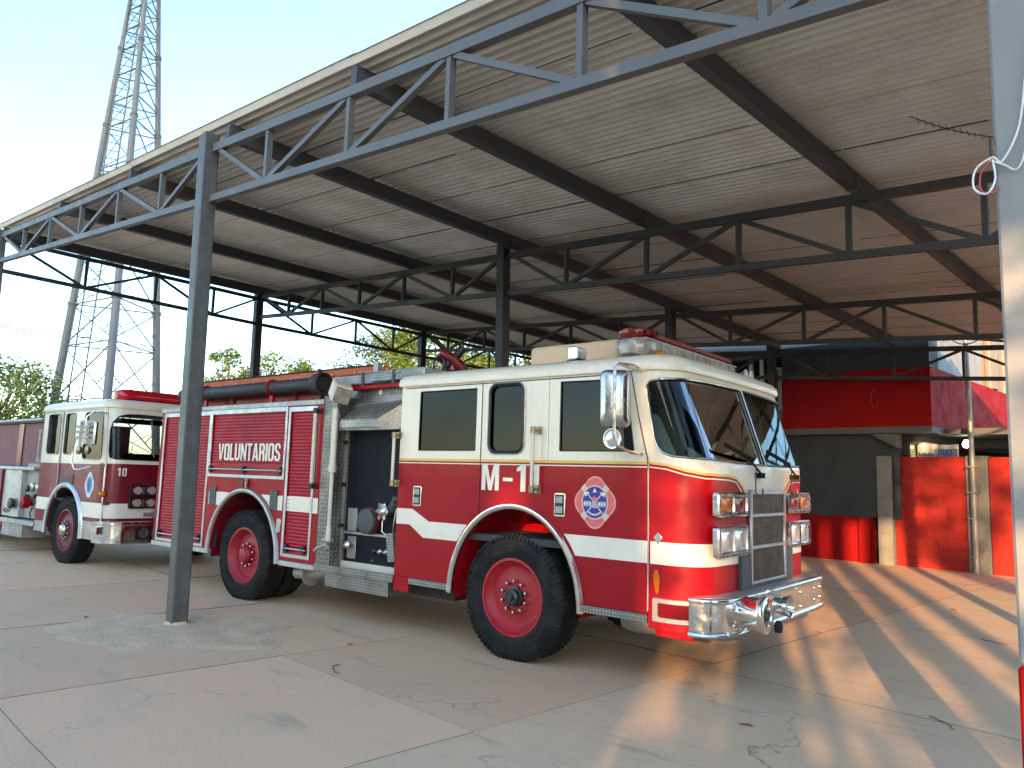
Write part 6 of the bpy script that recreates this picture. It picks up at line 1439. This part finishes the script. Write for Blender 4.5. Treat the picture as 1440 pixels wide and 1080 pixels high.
chassis(E2, -8, 1.1, W2)
mb = MB(); mb.tube([(-.14, .3, .52), (-.14, W2-.3, .52)], .07, 10); mb.tube([(-5.2, .5, .515), (-5.2, W2-.5, .515)], .09, 12); mb.build('axle', DARK, E2, smooth=True)

# ================================================================ SMALL LITTER ON THE GROUND
rnd = random.Random(3)
def litter(x, y, kind, label):
    if kind == 'leaf':
        s_ = rnd.uniform(.035, .06); a = rnd.uniform(0, 6.28); pts = []
        for k in range(8):
            t = 2*PI*k/8; r = (1 if k % 4 == 0 else .62 if k % 2 == 0 else .75); pts.append((s_*r*math.cos(t), s_*.5*r*math.sin(t), .012*abs(math.sin(t))*rnd.uniform(.3, 1.2)))
        ca, sa = math.cos(a), math.sin(a); v = [(ca*px-sa*py, sa*px+ca*py, pz+.003) for px, py, pz in pts] + [(0, 0, .002)]
        v += [(px, py, pz-.002) for px, py, pz in v]
        f = [(k, (k+1) % 8, 8) for k in range(8)] + [((k+1) % 8+9, k+9, 17) for k in range(8)] + [(k, k+9, (k+1) % 8+9, (k+1) % 8) for k in range(8)]
        o = mkobj('fallen_leaf', v, f, LEAFDRY); o.location = (x, y, .001)
        tag(o, label, 'leaf', 'dry leaves on the concrete')
    else:
        mb = MB(); p = Vector((0, 0, .008)); a = rnd.uniform(0, 6.28); pts = [p.copy()]
        for k in range(7):
            a += rnd.uniform(-.6, .6); p = p + Vector((math.cos(a)*.045, math.sin(a)*.045, 0)); pts.append(p.copy())
        mb.tube(pts, [.004]*7 + [.002], 5); o = mb.build('dry_twig', BARK); o.location = (x, y, 0); tag(o, label, 'twig', 'dry twigs on the concrete')
litter(-6.21, 4.04, 'leaf', 'orange dry leaf on the slab joint left of the front wheel')
litter(-3.73, 8.4, 'leaf', 'orange dry leaf on sunlit concrete under the bumper bell')
litter(-2.65, 4.84, 'leaf', 'brown dry leaf on shaded grey concrete in the foreground')
litter(-8.9, 2.55, 'leaf', 'brown dry leaf beside the mortar patch at the post')
litter(-3.28, 11.53, 'leaf', 'dark dry leaf on concrete before the red block wall')
litter(-5.61, 3.56, 'twig', 'short curled twig on the pink slab before the front wheel')
litter(-2.46, 9.55, 'twig', 'long dry twig on concrete beside the grey column')
litter(-1.9, 6.05, 'twig', 'thin twig on grey concrete near the right edge')
